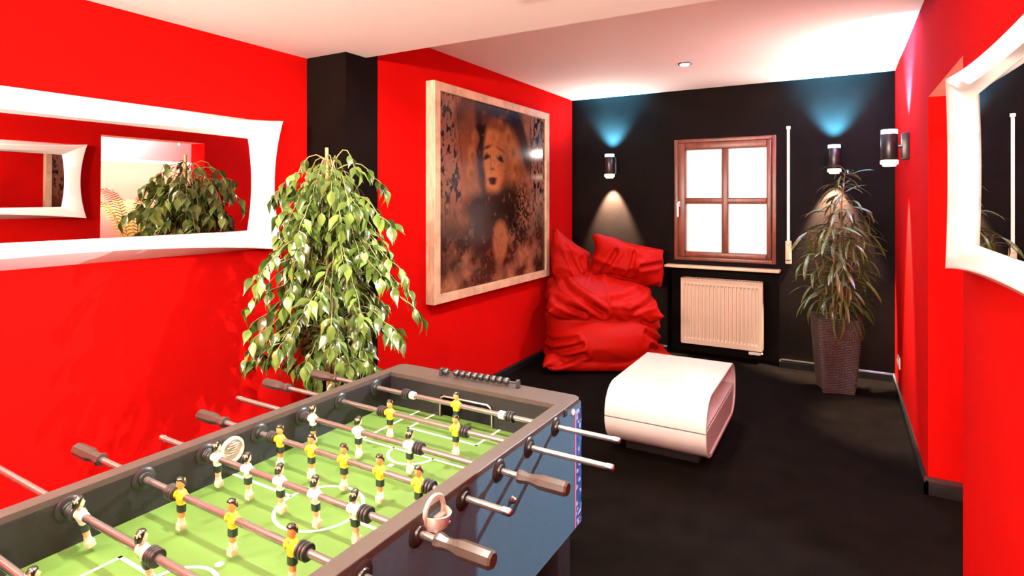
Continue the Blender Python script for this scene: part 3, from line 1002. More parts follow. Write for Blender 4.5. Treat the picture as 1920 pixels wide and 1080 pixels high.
for y, team, figs, bumps, stops, xl, xr, ang in RODS:
    yl = y - 0.983
    hl, hr_ = team == 'Y', team == 'W'        # handles: yellow on the left, white on the right
    ra = xl + (0.128 if hl else 0.0)
    rb = xr - (0.128 if hr_ else 0.0)
    rod = MB().cyl((ra - (0.06 if hl else 0), 0, 0), (rb + (0.06 if hr_ else 0), 0, 0), 0.0078, 16).build('rod', M['chrome'], TT)
    rod.location = (0, yl, ZROD)
    rod.rotation_euler = (rad(ang if team == 'W' else -ang), 0, 0)
    for fx in figs:
        if team == 'W':
            link('player', PL_W, rod, Matrix.Translation((fx, 0, 0)))
        else:
            link('player', PL_Y, rod, Matrix.Translation((fx, 0, 0)) @ FLIP)
    for bx in bumps:
        link('bumper', BUMP, rod, Matrix.Translation((bx, 0, 0)))
    for bx in stops:
        link('rod_stop', STOP, rod, Matrix.Translation((bx, 0, 0)))
    if hl:
        link('handle', HANDLE, rod, Matrix.Translation((ra, 0, 0)) @ FLIP)
        link('end_cap', ENDCAP, rod, Matrix.Translation((rb, 0, 0)))
    else:
        link('handle', HANDLE, rod, Matrix.Translation((rb, 0, 0)))
        link('end_cap', ENDCAP, rod, Matrix.Translation((ra, 0, 0)) @ FLIP)
    link('bearing', BEAR, TT, Matrix.Translation((-IX, yl, ZROD)))
    link('bearing', BEAR, TT, Matrix.Translation((IX, yl, ZROD)) @ FLIP)
    link('bearing', BEAR, TT, Matrix.Translation((OX - 0.001, yl, ZROD)))
    link('bearing', BEAR, TT, Matrix.Translation((-OX + 0.001, yl, ZROD)) @ FLIP)

# score counter on the far rim
scn = MB()
ta = rad(3.5)
SM = Matrix.Translation((0.005, 0.690, ZR)) @ Matrix.Rotation(ta, 4, 'Z')
for x in (-0.152, 0.152):
    scn.rbox((x - 0.006, -0.008, 0), (x + 0.006, 0.008, 0.028), 0.003, 0, SM)
scn.cyl(SM @ Vector((-0.152, 0, 0.017)), SM @ Vector((0.152, 0, 0.017)), 0.0028, 10)
sc = tag(scn.build('score_counter', M['rubber'], TT), 'black bead score counter')
bd = MB()
bd.lathe([(0.003, -0.0105), (0.0095, -0.0098), (0.0122, -0.005), (0.0122, 0.005), (0.0095, 0.0098), (0.003, 0.0105)], 20, 0, XROT)
BEAD = bd.mesh('bead', M['rubber'], 40)
for i in range(10):
    x = (-0.132 if i == 0 else -0.088 + 0.0232 * (i - 1) * 1.06) if i < 10 else 0
    link('bead', BEAD, sc, SM @ Matrix.Translation((min(x, 0.138), 0, 0.017)))

# ball entry: ring plate on the inner left wall, scoop on the outer right wall
bp_ = MB()
bp_.lathe([(0.020, 0.0), (0.036, 0.0), (0.036, 0.004), (0.033, 0.008), (0.029, 0.008), (0.026, 0.004), (0.0255, 0.002), (0.001, 0.003)], 32, 0, Matrix.Translation((-IX, -0.006, ZF + 0.068)) @ XROT)
for i in range(5):
    bp_.rbox((-IX + 0.002, -0.022 + 0.006 * (i % 3), ZF + 0.058 + 0.006 * i), (-IX + 0.008, -0.004 + 0.004 * i, ZF + 0.061 + 0.006 * i), 0.001)
tag(bp_.build('ball_entry_plate', M['clear'], TT), 'pale round ball entry plate')
bs = MB()
cyl_c = Matrix.Translation((OX - 0.001, -0.028, 0.815)) @ XROT
bs.lathe([(0.024, 0.0), (0.036, 0.0), (0.037, 0.004), (0.034, 0.007), (0.027, 0.006), (0.025, 0.001)], 32, 0, cyl_c, cap=False)
R = []
for i in range(13):
    a = PI * i / 12
    R.append([(OX + 0.001 + r_ * math.sin(a), -0.028 + 0.030 * math.cos(a), z) for r_, z in ((0.030, 0.790), (0.040, 0.818), (0.037, 0.819), (0.027, 0.792))])
bs.rings(R, 0)
bs.box((OX, -0.052, 0.789), (OX + 0.026, -0.004, 0.792))
bs.box((OX, -0.030, 0.802), (OX + 0.012, 0.0, 0.806))
tag(bs.build('ball_entry_scoop', M['clear'], TT), 'clear plastic ball entry scoop')
# lock screw, bolt, clip and printed corner strip on the blue side panel
lk = MB()
lk.lathe([(0.009, 0), (0.010, 0.002), (0.007, 0.004), (0.009, 0.006), (0.006, 0.008), (0.0075, 0.010), (0.004, 0.013)], 16, 0, Matrix.Translation((OX - 0.001, 1.274 - 0.983, 0.697)) @ XROT)
lk.build('screw', M['chrome'], TT)
lk = MB()
lk.lathe([(0.0095, 0), (0.010, 0.003), (0.007, 0.005), (0.003, 0.005), (0.0028, 0.002)], 18, 0, Matrix.Translation((OX - 0.001, 1.648 - 0.983, 0.800)) @ XROT)
tag(lk.build('bolt', M['shirt_white'], TT), 'white round bolt head')
MB().rbox((OX - 0.004, 1.593 - 0.983 - 0.008, 0.806), (OX + 0.004, 1.593 - 0.983 + 0.008, 0.826), 0.001).build('clip', M['dark'], TT)
ps = mat('printed_strip', (0.2, 0.3, 0.5), 0.35)
nt = ps.node_tree
tcn = nt.nodes.new('ShaderNodeTexCoord')
vo = nt.nodes.new('ShaderNodeTexVoronoi')
vo.inputs['Scale'].default_value = 90
rp_ = nt.nodes.new('ShaderNodeValToRGB')
rp_.color_ramp.interpolation = 'CONSTANT'
els = rp_.color_ramp.elements
els[0].color = (0.02, 0.05, 0.16, 1)
els[1].position = 0.75
els[1].color = (0.30, 0.36, 0.50, 1)
e_ = els.new(0.45)
e_.color = (0.03, 0.10, 0.25, 1)
nt.links.new(tcn.outputs['Object'], vo.inputs['Vector'])
nt.links.new(vo.outputs['Color'], rp_.inputs['Fac'])
nt.links.new(rp_.outputs['Color'], nt.nodes['Principled BSDF'].inputs['Base Color'])
sp = MB()
sp.box((OX - 0.001, 0.688, ZB + 0.004), (OX + 0.0006, OYT - 0.004, z0 - 0.018), 0)
sp.box((OX - 0.001, 0.680, ZB + 0.004), (OX + 0.0008, 0.688, z0 - 0.018), 1)
sp.build('printed_strip', [ps, mat('pink_line', (0.42, 0.16, 0.30), 0.4)], TT, 0)
# legs: tall flared boards joined at the corners, with levelling feet
for sx in (-1, 1):
    for sy in (-1, 1):
        lg = MB()
        x0, x1 = sorted((sx * (OX - 0.012), sx * (OX - 0.105)))
        y0, y1 = sorted((sy * (OYT - 0.06), sy * (OYT - 0.15)))
        lg.rbox((x0, y0, 0.022), (x1, y1, ZB), 0.004)
        lg.cyl((sx * (OX - 0.058), sy * (OYT - 0.105), 0.0), (sx * (OX - 0.058), sy * (OYT - 0.105), 0.03), 0.026, 16)
        lg.build('leg', M['inner_wall'], TT)

# ------------------------------------------------------------------ white coffee table
ct = thing('coffee_table', (-0.892, 3.60, 0), 'white gloss rounded coffee table on the black carpet', 'coffee table')
CW, CD, CZ0, CZ1, CR = 0.280, 0.487, 0.062, 0.402, 0.155


def rr_loop(hd, z0, z1, r, x, n=12):
    pts = []
    for cy, cz, a0 in ((hd - r, z0 + r, -90), (hd - r, z1 - r, 0), (-hd + r, z1 - r, 90), (-hd + r, z0 + r, 180)):
        for i in range(n + 1):
            a = rad(a0 + 90 * i / n)
            pts.append((x, cy + r * math.cos(a), cz + r * math.sin(a)))
    return pts


ZM = 0.232


def half_shell(z_lo, z_hi, name):
    """upper or lower half of the hollow rounded tube"""
    tk = 0.024
    full_o = rr_loop(CD, CZ0, CZ1, CR, 0, 14)
    full_i = rr_loop(CD - tk, CZ0 + tk, CZ1 - tk, CR - tk, 0, 14)
    n = len(full_o)
    up = z_lo > 0.15
    sel = [i for i in range(n) if (full_o[i][2] > (z_lo + z_hi) / 2 - 10 and ((full_o[i][2] >= ZM) == up))]
    # order the selected indices along the arc
    k0 = next(i for i in sel if (i - 1) % n not in sel)
    order = []
    i = k0
    while i in sel:
        order.append(i)
        i = (i + 1) % n
        if i == k0:
            break
    zc = ZM + 0.0038 if up else ZM - 0.0038
    o_pts = [(full_o[i][1], full_o[i][2]) for i in order]
    i_pts = [(full_i[i][1], full_i[i][2]) for i in order]
    s0 = math.copysign(1, o_pts[0][0])
    s1 = math.copysign(1, o_pts[-1][0])
    o_pts = [(s0 * CD, zc)] + o_pts + [(s1 * CD, zc)]
    i_pts = [(s0 * (CD - tk), zc)] + i_pts + [(s1 * (CD - tk), zc)]
    poly = o_pts + i_pts[::-1]
    mb = MB()
    e = 0.004
    def ring(x, sh):
        pts = []
        m_ = len(o_pts)
        for q, (y, z) in enumerate(poly):
            if sh:
                t_ = sh
                cy, cz = (i_pts[q] if q < m_ else o_pts[2 * m_ - 1 - q])
                L = math.hypot(cy - y, cz - z) or 1
                y, z = y + (cy - y) / L * t_, z + (cz - z) / L * t_
            pts.append((x, y, z))
        return pts
    R = [ring(-CW, e), ring(-CW + e, 0), ring(CW - e, 0), ring(CW, e)]
    m_ = len(o_pts)
    base = len(mb.v)
    mb.rings(R, 0, None, False)
    n2 = len(poly)
    for ri in (0, 3):
        for q in range(m_ - 1):
            a, b = base + ri * n2 + q, base + ri * n2 + q + 1
            c, d = base + ri * n2 + (n2 - 2 - q), base + ri * n2 + (n2 - 1 - q)
            mb.f.append((a, b, c, d) if ri == 3 else (d, c, b, a))
            mb.m.append(0)
    o = mb.build(name, M['white_gloss'], ct, 30)
    bm = bmesh.new()
    bm.from_mesh(o.data)
    bmesh.ops.recalc_face_normals(bm, faces=bm.faces[:])
    bm.to_mesh(o.data)
    bm.free()
    return o


half_shell(ZM, CZ1, 'upper_shell')
half_shell(CZ0, ZM, 'lower_shell')
# closed drawer front filling the lower half at both ends, shelf at mid height
tk = 0.024


def inner_slab(x0, x1, z_hi, name):
    loop = [(y, z) for _, y, z in rr_loop(CD - tk - 0.003, CZ0 + tk + 0.002, CZ1 - tk, CR - tk, 0, 14) if z < z_hi]
    ys = sorted(loop, key=lambda p: p[0])
    low = sorted([p for p in loop], key=lambda p: p[0])
    left = [p for p in loop if p[0] < 0]
    right = [p for p in loop if p[0] >= 0]
    right.sort(key=lambda p: p[1])
    left.sort(key=lambda p: -p[1])
    hd = CD - tk - 0.003
    poly = left + right + [(hd, z_hi), (-hd, z_hi)]
    mb = MB()
    mb.rings([[(x0, y, z) for y, z in poly], [(x1, y, z) for y, z in poly]])
    o = mb.build(name, M['white_gloss'], ct, 20)
    bm = bmesh.new()
    bm.from_mesh(o.data)
    bmesh.ops.recalc_face_normals(bm, faces=bm.faces[:])
    bm.to_mesh(o.data)
    bm.free()
    return o


inner_slab(CW - 0.026, CW - 0.006, ZM - 0.005, 'drawer_front')
inner_slab(-CW + 0.012, -CW + 0.032, ZM - 0.006, 'rear_panel')
MB().rbox((-CW + 0.012, -CD + tk + 0.001, ZM + 0.003), (CW - 0.010, CD - tk - 0.001, ZM + 0.012), 0.002).build('shelf', M['white_gloss'], ct)
MB().box((-0.02, -CD + tk + 0.03, ZM + 0.012), (0.0, CD - tk - 0.03, CZ1 - tk)).build('divider', M['white_gloss'], ct, 0)
MB().rbox((-CW + 0.07, -CD + 0.17, 0), (CW - 0.07, CD - 0.17, CZ0 + 0.004), 0.004).build('plinth', M['dark'], ct)
MB().rbox((-CW + 0.012, -CD + tk + 0.001, ZM - 0.0030), (CW - 0.012, CD - tk - 0.001, ZM + 0.0024), 0.0005).build('joint_strip', M['dark'], ct)


# ------------------------------------------------------------------ red bean bag
def pillow(center, ax, ay, az, sx, sy, th, pinch=0.10, n=40):
    """a seamed cushion: sharp corners, puffed middle; ax, ay in its plane, az its normal"""
    ax, ay, az = Vector(ax).normalized(), Vector(ay).normalized(), Vector(az).normalized()
    V, F = [], []
    for side in (1, -1):
        b = len(V)
        for i in range(n + 1):
            for j in range(n + 1):
                u, v = -1 + 2 * i / n, -1 + 2 * j / n
                x = sx * u * (1 - pinch * (1 - v * v))
                y = sy * v * (1 - pinch * (1 - u * u))
                h = th * max(0.0, (1 - u * u) * (1 - v * v)) ** 0.42 + 0.004
                V.append(Vector(center) + ax * x + ay * y + az * (side * h))
        for i in range(n):
            for j in range(n):
                q = (b + i * (n + 1) + j, b + (i + 1) * (n + 1) + j, b + (i + 1) * (n + 1) + j + 1, b + i * (n + 1) + j + 1)
                F.append(q if side > 0 else q[::-1])
    # rim walls
    N = (n + 1) * (n + 1)
    idx = [i * (n + 1) for i in range(n)] + [n * (n + 1) + j for j in range(n)] + [i * (n + 1) + n for i in range(n, 0, -1)] + [j for j in range(n, 0, -1)]
    for q in range(len(idx)):
        a, b2 = idx[q], idx[(q + 1) % len(idx)]
        F.append((a, b2, b2 + N, a + N))
    return V, F


bb = MB()
BC = Vector((-1.83, 4.89, 0))
bw_, bn_ = Vector((0.86, 0.51, 0)), Vector((0.51, -0.86, 0))


def P3(u, nn, z):
    return BC + bw_ * u + bn_ * nn + Vector((0, 0, z))


up = Vector((0, 0, 1))
# floor flap with sharp corners, front roll, seat roll, right back lobe, left back flap
for (c, ax, ay, az, sx, sy, th, pin) in (
        (P3(0.02, 0.00, 0.07), bw_, bn_, up, 0.62, 0.37, 0.10, 0.10),
        (P3(-0.03, 0.02, 0.235), bw_, up, bn_, 0.52, 0.245, 0.36, 0.06),
        (P3(-0.04, -0.05, 0.57), (bw_ - up * 0.05), (bn_ * 0.97 - up * 0.22), (up * 0.97 + bn_ * 0.22), 0.50, 0.35, 0.185, 0.05),
        (P3(0.235, -0.16, 0.895), (bw_ * 0.97 - up * 0.22), (up * 0.98 - bn_ * 0.12 + bw_ * 0.10), (bn_ * 0.97 + up * 0.20), 0.34, 0.175, 0.17, 0.04),
        (P3(-0.315, -0.20, 0.89), (bw_ * 0.80 - up * 0.58), (up * 0.97 - bn_ * 0.10 + bw_ * 0.18), (bn_ * 0.95 + bw_ * 0.20), 0.215, 0.215, 0.12, 0.06),
        (P3(0.0, -0.28, 0.62), bw_, up, bn_, 0.42, 0.30, 0.14, 0.04)):
    V_, F_ = pillow(c, ax, ay, az, sx, sy, th, pin)
    bb.add(V_, F_)
for i, v in enumerate(bb.v):
    x, y, z = v
    z = max(z, 0.012)
    x = max(x, XP + 0.03)
    y = min(y, YB - 0.04)
    if z > 0.68 and x < -2.30:
        y = max(y, 4.88)
    bb.v[i] = (x, y, z)
tmp = bb.build('bag_raw', M['fabric'], None, 0)
rmod = tmp.modifiers.new('remesh', 'REMESH')
rmod.mode = 'VOXEL'
rmod.voxel_size = 0.013
smod = tmp.modifiers.new('smooth', 'SMOOTH')
smod.factor = 0.5
smod.iterations = 3
dg = bpy.context.evaluated_depsgraph_get()
me = bpy.data.meshes.new_from_object(tmp.evaluated_get(dg))
bpy.data.objects.remove(tmp)
# wrinkles: ridged folds running out from the creases
nv = len(me.vertices)
co_ = np.empty(nv * 3)
no_ = np.empty(nv * 3)
me.vertices.foreach_get('co', co_)
me.vertices.foreach_get('normal', no_)
co_, no_ = co_.reshape(-1, 3), no_.reshape(-1, 3)
rel = co_ - np.array(BC)
U = rel @ np.array(bw_)
N_ = rel @ np.array(bn_)
Z_ = co_[:, 2]
disp = np.zeros(nv)
for i in range(nv):
    p = Vector((U[i] * 2.6 + 1.2 * Z_[i], N_[i] * 2.4, Z_[i] * 4.2))
    w = mnoise.noise(p * 0.6) * 0.8
    r1 = 1 - abs(mnoise.noise(p + Vector((w, 0, w))))
    r2 = 1 - abs(mnoise.noise(p * 2.1 + Vector((5, w, 0))))
    amp = 0.35 if Z_[i] < 0.44 else 1.0
    disp[i] = amp * (0.026 * (r1 ** 3 - 0.45) + 0.009 * (r2 ** 3 - 0.4))
# long pleats fanning from the lower corners and the seat crease
for (u0, z0_, u1, z1_, wd, am) in ((-0.58, 0.05, -0.24, 0.17, 0.024, 0.030), (-0.54, 0.14, -0.26, 0.25, 0.022, 0.026), (-0.50, 0.24, -0.30, 0.30, 0.020, 0.016),
                                   (0.60, 0.05, 0.34, 0.22, 0.024, 0.028), (0.50, 0.16, 0.30, 0.34, 0.022, 0.022), (0.46, 0.30, 0.28, 0.42, 0.020, 0.014),
                                   (-0.36, 0.70, -0.06, 0.50, 0.026, 0.034), (-0.46, 0.60, -0.22, 0.50, 0.022, 0.026), (0.44, 0.62, 0.20, 0.52, 0.022, 0.018), (0.30, 0.66, 0.02, 0.60, 0.022, 0.016),
                                   (-0.02, 0.80, 0.10, 1.00, 0.022, 0.022), (0.22, 0.80, 0.26, 0.98, 0.018, 0.016), (0.52, 0.88, 0.32, 0.86, 0.020, 0.022), (-0.34, 1.04, -0.24, 0.80, 0.020, 0.020), (-0.20, 0.92, -0.16, 0.78, 0.018, 0.018)):
    a = np.array([u0, z0_])
    d = np.array([u1 - u0, z1_ - z0_])
    L2 = d @ d
    q = np.stack([U, Z_], 1) - a
    tt = np.clip(q @ d / L2, 0, 1)
    dist = np.linalg.norm(q - tt[:, None] * d, axis=1)
    front = np.clip((N_ + 0.25) / 0.2, 0, 1)
    disp += front * am * (-np.exp(-(dist / wd) ** 2) + 0.7 * np.exp(-((dist - 1.8 * wd) / wd) ** 2))
fade = np.clip((Z_ - 0.012) / 0.06, 0, 1)
co_ = co_ + no_ * (disp * fade)[:, None]
co_[:, 2] = np.maximum(co_[:, 2], 0.004)
co_[:, 0] = np.maximum(co_[:, 0], XP + 0.022)
co_[:, 1] = np.minimum(co_[:, 1], YB - 0.03)
hi = (co_[:, 2] > 0.70) & (co_[:, 0] < -2.32)
co_[hi, 1] = np.maximum(co_[hi, 1], 4.865)
me.vertices.foreach_set('co', co_.ravel())
me.materials.clear()
me.materials.append(M['fabric'])
me.polygons.foreach_set('use_smooth', [True] * len(me.polygons))
me.update()
bag = link('bean_bag', me)
tag(bag, 'large crumpled red bean bag slumped in the corner', 'bean bag')


# ------------------------------------------------------------------ plants
def ficus_leaf(seed, L=0.077, Wd=0.037):
    r = random.Random(seed)
    ns = 6
    ws = [0.10, 0.72, 1.0, 0.90, 0.55, 0.16, 0.02]
    bend, fold, tw = r.uniform(0.15, 0.55), r.uniform(0.15, 0.45), r.uniform(-0.3, 0.3)
    vs, fs = [], []
    for i in range(ns + 1):
        t_ = i / ns
        y = L * t_
        zc = -bend * L * t_ * t_
        w = Wd / 2 * ws[i]
        wav = 0.0018 * math.sin(i * 2.1 + seed)
        c_, s_ = math.cos(tw * t_), math.sin(tw * t_)
        for u in (-1, 0, 1):
            x, z = u * w, abs(u) * w * fold + (wav if u else 0)
            vs.append((x * c_ - z * s_, y, zc + x * s_ + z * c_))
    for i in range(ns):
        for u in range(2):
            a = i * 3 + u
            fs.append((a, a + 1, a + 4, a + 3))
    return vs, fs


def long_leaf(seed, L=0.20, Wd=0.024):
    r = random.Random(seed)
    ns = 8
    bend, fold = r.uniform(0.25, 0.75), r.uniform(0.2, 0.5)
    vs, fs = [], []
    ang, y, z = 0.0, 0.0, 0.0
    for i in range(ns + 1):
        t_ = i / ns
        w = Wd / 2 * (math.sin(PI * min(1, t_ * 0.86 + 0.10)) ** 0.8 if t_ < 1 else 0.03)
        for u in (-1, 0, 1):
            vs.append((u * w, y, z + abs(u) * w * fold))
        ang -= bend * 1.7 / ns
        y += L / ns * math.cos(ang)
        z += L / ns * math.sin(ang)
    for i in range(ns):
        for u in range(2):
            a = i * 3 + u
            fs.append((a, a + 1, a + 4, a + 3))
    return vs, fs


def leaf_frame(p, d, roll):
    """leaf grows along +Y of its own frame, its upper side is +Z"""
    d = d.normalized()
    side = d.cross(Vector((0, 0, 1)))
    if side.length < 1e-3:
        side = Vector((1, 0, 0))
    side.normalize()
    nrm = side.cross(d)
    m = Matrix((side, d, nrm)).transposed().to_4x4()
    return Matrix.Translation(p) @ m @ Matrix.Rotation(roll, 4, 'Y')


def place_leaves(root, leaves, meshes_raw, mats, view, limit=300):
    """leaves: (matrix, variant, material index); the ones nearest the viewer become parts"""
    meshes = {}
    for vi, (vs, fs) in enumerate(meshes_raw):
        for mi in range(len(mats)):
            mb = MB()
            mb.add(vs, fs)
            meshes[(vi, mi)] = mb.mesh('leaf', mats[mi], 180)
    base = Vector(root.location)
    leaves.sort(key=lambda l: (l[0].translation + base - view).length)
    for m, vi, mi in leaves[:limit]:
        link('leaf', meshes[(vi, mi)], root, m)
    if len(leaves) > limit:
        rest = MB()
        for m, vi, mi in leaves[limit:]:
            vs, fs = meshes_raw[vi]
            rest.add(vs, fs, mi, m)
        o = rest.build('foliage', mats, root, 180)
        o['kind'] = 'stuff'


CAMP = Vector((0, 0, 1.455))
# weeping fig behind the football table
FX, FY = -2.09, 1.96
fig = thing('weeping_fig', (FX, FY, 0), 'bushy weeping fig with glossy leaves standing before the black column', 'potted plant')
pt = MB()
pt.lathe([(0.11, 0.0), (0.125, 0.01), (0.155, 0.30), (0.165, 0.31), (0.165, 0.335), (0.150, 0.335), (0.145, 0.29), (0.02, 0.285)], 32)
pt.build('pot', M['pot_dark'], fig)
MB().lathe([(0.001, 0.289), (0.147, 0.289), (0.147, 0.30), (0.001, 0.308)], 24).build('soil', M['soil'], fig)
rnd = random.Random(11)
tr = MB()
trunks = []
for q, (dx, dy) in enumerate(((0, 0), (0.03, 0.02), (-0.03, 0.015))):
    pts = []
    for i in range(12):
        t_ = i / 11
        z = 0.29 + t_ * (1.36 - 0.1 * q)
        pts.append(Vector((dx * (1 - t_) + 0.02 * math.sin(5 * t_ + q * 2) + (-0.03) * t_, dy * (1 - t_) + 0.02 * math.cos(4 * t_ + q * 2), z)))
    trunks.append(pts)
    tr.tube(pts, 0.011, 8, 0, 0.004)
tr.build('trunk', M['bark'], fig)
MB().cyl((-0.025, -0.012, 0.29), (-0.035, -0.012, 1.705), 0.0075, 12).build('support_cane', M['cane'], fig)
br = MB()
leaves = []
NB = 175
for b in range(NB):
    tz = (b + rnd.random()) / NB
    z0_ = 0.66 + 0.97 * tz ** 0.9
    az = b * 2.39996 + rnd.uniform(-0.3, 0.3)
    # crown radius by height: narrow head, widest near z = 1.05, taper below
    zt = z0_
    prof_r = np.interp(zt, [0.62, 0.75, 0.90, 1.12, 1.28, 1.45, 1.60, 1.70], [0.30, 0.33, 0.36, 0.38, 0.30, 0.26, 0.26, 0.20])
    if b % 35 == 2:
        az = -2.2 + 0.12 * (b // 35)
        z0_ = zt = 0.78 + 0.05 * (b // 35)
    reach = prof_r * rnd.choice((rnd.uniform(0.35, 0.7), rnd.uniform(0.70, 1.0), rnd.uniform(0.80, 1.28)))
    d = Vector((math.cos(az), math.sin(az), 0))
    if d.dot(Vector((-0.1, 1, 0))) > 0.5 and zt < 1.4:
        reach *= 0.85
    tp = min(trunks, key=lambda tr_: rnd.random())
    k_ = min(11, max(0, int((z0_ - 0.29) / 1.36 * 11)))
    p0 = tp[k_].copy()
    p0.z = z0_
    rise = rnd.uniform(0.03, 0.08)
    drop = rnd.uniform(0.03, 0.20) * (1.0 if zt > 0.9 else 0.6)
    pts = []
    for i in range(9):
        t_ = i / 8
        pts.append(p0 + d * (reach * (1 - (1 - t_) ** 1.6)) + Vector((0, 0, rise * math.sin(min(1, t_ * 1.6) * PI) - drop * t_ ** 2.2)))
    pts = [Vector((max(p.x, XL - FX + 0.06), p.y, p.z)) for p in pts]
    br.tube(pts, 0.0032, 5, 0, 0.0010)
    for i in range(2 if z0_ < 1.50 else 4, 9):
        for s_ in (-1, 1):
            if rnd.random() < 0.16:
                continue
            t_ = i - rnd.random() * 0.9
            i0 = int(t_)
            p = pts[i0].lerp(pts[min(8, i0 + 1)], t_ - i0)
            fwd = (pts[min(8, i0 + 1)] - pts[max(0, i0 - 1)]).normalized()
            side = fwd.cross(Vector((0, 0, 1))).normalized() * s_
            dl = fwd * rnd.uniform(0.15, 0.7) + side * rnd.uniform(0.4, 0.9) + Vector((0, 0, rnd.uniform(-1.0, -0.05)))
            sc_ = rnd.uniform(0.68, 1.15)
            m = leaf_frame(p + dl.normalized() * 0.006, dl, rnd.uniform(-0.6, 0.6)) @ Matrix.Scale(sc_, 4)
            leaves.append((m, rnd.randrange(5), 1 if rnd.random() < 0.30 else 0))
    dl = (pts[-1] - pts[-2]) + Vector((0, 0, -0.02))
    leaves.append((leaf_frame(pts[-1], dl, rnd.uniform(-0.5, 0.5)), rnd.randrange(5), 1))
br.build('branches', M['stem'], fig)
place_leaves(fig, leaves, [ficus_leaf(i) for i in range(5)], [M['leaf'], M['leaf_light']], CAMP)

# long-leaved fig in the wicker planter
PX, PY = -0.040, 5.085
pl = thing('long_leaf_fig', (PX, PY, 0), 'tall plant with long narrow leaves in a dark wicker planter', 'potted plant', None, rad(14))
PH = 0.565


def planter_ring(z, hw_, pin, n=24):
    out = []
    for s in range(4):
        for i in range(n):
            t_ = -1 + 2 * i / n
            x, y = t_ * hw_, -hw_ * (1 - pin * (1 - t_ * t_) ** 2)
            k = 1 - 0.05 * abs(t_) ** 8
            x, y = x * k, y * k
            a = s * PI / 2
            out.append((x * math.cos(a) - y * math.sin(a), x * math.sin(a) + y * math.cos(a), z))
    return out


pm_ = MB()
zs = np.linspace(0.0, PH, 14)
R = [planter_ring(z, 0.112 + 0.043 * (z / PH) ** 0.8, 0.16 * (1 - 0.75 * (z / PH))) for z in zs]
R += [planter_ring(PH, 0.140, 0.03), planter_ring(PH - 0.05, 0.138, 0.03)]
pm_.rings(R, 0, None, True)
po = pm_.build('planter', M['wicker'], pl, 50)
uvl = po.data.uv_layers.new(name='UVMap')
for poly in po.data.polygons:
    us = []
    for li in poly.loop_indices:
        vi = po.data.loops[li].vertex_index
        us.append((vi % 96) * 0.0128)
    wrap = max(us) - min(us) > 0.6
    for li, u in zip(poly.loop_indices, us):
        vi = po.data.loops[li].vertex_index
        if wrap and u < 0.3:
            u += 96 * 0.0128
        uvl.data[li].uv = (u, po.data.vertices[vi].co.z)
MB().box((-0.13, -0.13, PH - 0.06), (0.13, 0.13, PH - 0.045)).build('soil', M['soil'], pl, 0)
rnd = random.Random(23)
stm = MB()
leaves = []
stems = [((0.0, 0.0), (0.065, -0.03), 1.68, 0.010), ((-0.06, 0.03), (-0.17, -0.02), 1.22, 0.007), ((0.05, -0.04), (0.13, -0.10), 1.20, 0.007), ((-0.02, -0.06), (-0.05, -0.13), 1.28, 0.006),
         ((0.06, 0.05), (0.14, 0.05), 1.38, 0.007)]
for si, (a, b, zt, rr) in enumerate(stems):
    pts = []
    for i in range(12):
        t_ = i / 11
        pts.append(Vector((a[0] + (b[0] - a[0]) * t_ ** 1.3 + 0.012 * math.sin(6 * t_ + si), a[1] + (b[1] - a[1]) * t_ ** 1.3 + 0.012 * math.cos(5 * t_ + si), PH - 0.05 + (zt - PH + 0.05) * t_)))
    stm.tube(pts, rr, 7, 0, 0.003)
    nl = int(120 * (zt - 0.62) / 1.06) if si == 0 else int(80 * (zt - 0.6))
    for q in range(nl):
        t_ = 0.16 + 0.84 * (q + rnd.random()) / nl
        i0 = min(10, int(t_ * 11))
        p = pts[i0].lerp(pts[i0 + 1], t_ * 11 - i0)
        az = q * 2.39996 + rnd.uniform(-0.4, 0.4)
        d = Vector((math.cos(az), math.sin(az), 0))
        if (d.x * math.sin(rad(14)) + d.y * math.cos(rad(14))) > 0.6 and p.y > 0:
            d *= 0.7
        stalk = rnd.uniform(0.02, 0.14) * (1.0 if p.z < 1.45 else 0.4)
        pe = p + d * stalk + Vector((0, 0, rnd.uniform(-0.01, 0.05)))
        stm.tube([p, p.lerp(pe, 0.5) + Vector((0, 0, 0.01)), pe], 0.0017, 4)
        dl = d * 1.0 + Vector((0, 0, rnd.uniform(-1.1, 0.35) if p.z < 1.4 else rnd.uniform(-0.5, 0.7)))
        sc_ = rnd.uniform(0.72, 1.15) * (0.85 if p.z > 1.4 else 1.0)
        leaves.append((leaf_frame(pe, dl, rnd.uniform(-0.5, 0.5)) @ Matrix.Scale(sc_, 4), rnd.randrange(5), 0))
# low shoot hanging over the planter's front edge
for q in range(6):
    d = Vector((rnd.uniform(-0.7, 0.7), -0.5, 0)).normalized()
    pe = Vector((0.03 + 0.03 * q - 0.08, -0.13, PH + 0.03))
    leaves.append((leaf_frame(pe, d * 0.7 + Vector((0, 0, -0.5)), rnd.uniform(-0.4, 0.4)), rnd.randrange(5), 0))
stm.build('stems', M['bark'], pl)
place_leaves(pl, leaves, [long_leaf(i) for i in range(5)], [M['long_leaf']], CAMP)

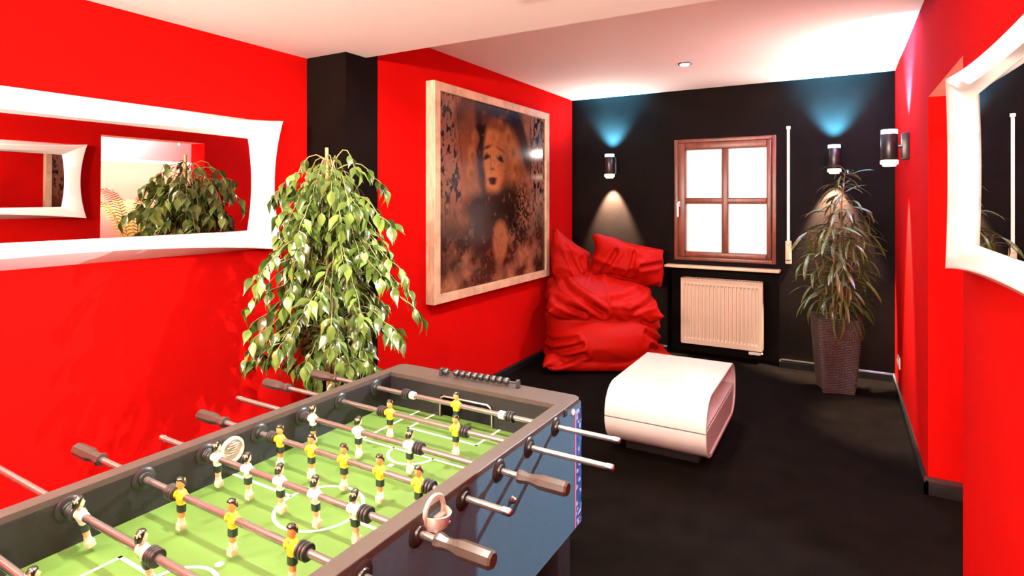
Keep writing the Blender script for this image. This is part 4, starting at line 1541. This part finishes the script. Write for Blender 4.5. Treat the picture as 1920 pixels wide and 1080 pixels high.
# palm in the side alcove (seen in the left mirror)
pal = thing('palm', (1.17, 3.22, 0), 'feathery palm in the side alcove, reflected in the left mirror', 'potted plant')
pt = MB()
pt.lathe([(0.12, 0), (0.13, 0.01), (0.16, 0.32), (0.17, 0.33), (0.17, 0.35), (0.155, 0.35), (0.15, 0.30), (0.02, 0.295)], 28)
pt.build('pot', M['pot_dark'], pal)
rnd = random.Random(3)
for q in range(9):
    az = q * 2.39996
    L = rnd.uniform(0.85, 1.05)
    d = Vector((math.cos(az), math.sin(az), 0))
    fr = MB()
    pts = []
    for i in range(14):
        t_ = i / 13
        pts.append(Vector((0, 0, 0.30)) + d * (0.46 * L * t_ ** 1.7) + Vector((0, 0, 1.78 * L * t_ - 0.62 * L * t_ ** 3.4)))
    fr.tube(pts, 0.006, 5, 0, 0.002)
    for i in range(14, 40):
        t_ = i / 40 * 13
        i0 = min(12, int(t_))
        p = pts[i0].lerp(pts[i0 + 1], t_ - i0)
        fwd = (pts[i0 + 1] - pts[i0]).normalized()
        ll = 0.16 * math.sin(PI * (0.15 + 0.8 * (i - 14) / 26))
        for s_ in (-1, 1):
            side = fwd.cross(Vector((0, 0, 1))).normalized() * s_
            tip = p + fwd * ll * 0.55 + side * ll * 0.75 + Vector((0, 0, -ll * 0.45))
            mid = p.lerp(tip, 0.5) + Vector((0, 0, 0.02))
            w = fwd * 0.006
            fr.add([p - w, p + w, mid + w, mid - w, tip], [(0, 1, 2, 3), (3, 2, 4)])
    fr.build('frond', M['palm'], pal, 0)

# dark chair in the alcove, only its back shows in the mirror
ch = thing('high_chair', (1.05, 2.25, 0), 'dark navy high-backed chair in the side alcove beside the palm', 'chair', None, rad(-70))
MB().rbox((-0.20, -0.20, 0.56), (0.20, 0.20, 0.63), 0.02).build('seat', M['navy'], ch)
MB().rbox((-0.19, 0.17, 0.63), (0.19, 0.215, 1.12), 0.03, 0, None, 3).build('backrest', M['navy'], ch)
for sx in (-1, 1):
    for sy in (-1, 1):
        MB().cyl((sx * 0.19, sy * 0.19, 0), (sx * 0.17, sy * 0.17, 0.57), 0.014, 12).build('leg', M['black_metal'], ch)
# light strip under the bulkhead of the alcove
t = thing('cove_light_strip', (1.30, 3.10, 1.80), 'bright light strip under the white bulkhead, seen in the left mirror', 'light strip')
MB().box((0.02, -1.2, -0.035), (0.06, 1.25, 0.0)).build('strip_profile', M['white_plastic'], t, 0)
MB().box((0.018, -1.19, -0.033), (0.0195, 1.24, -0.003)).build('strip_diffuser', M['strip'], t, 0)
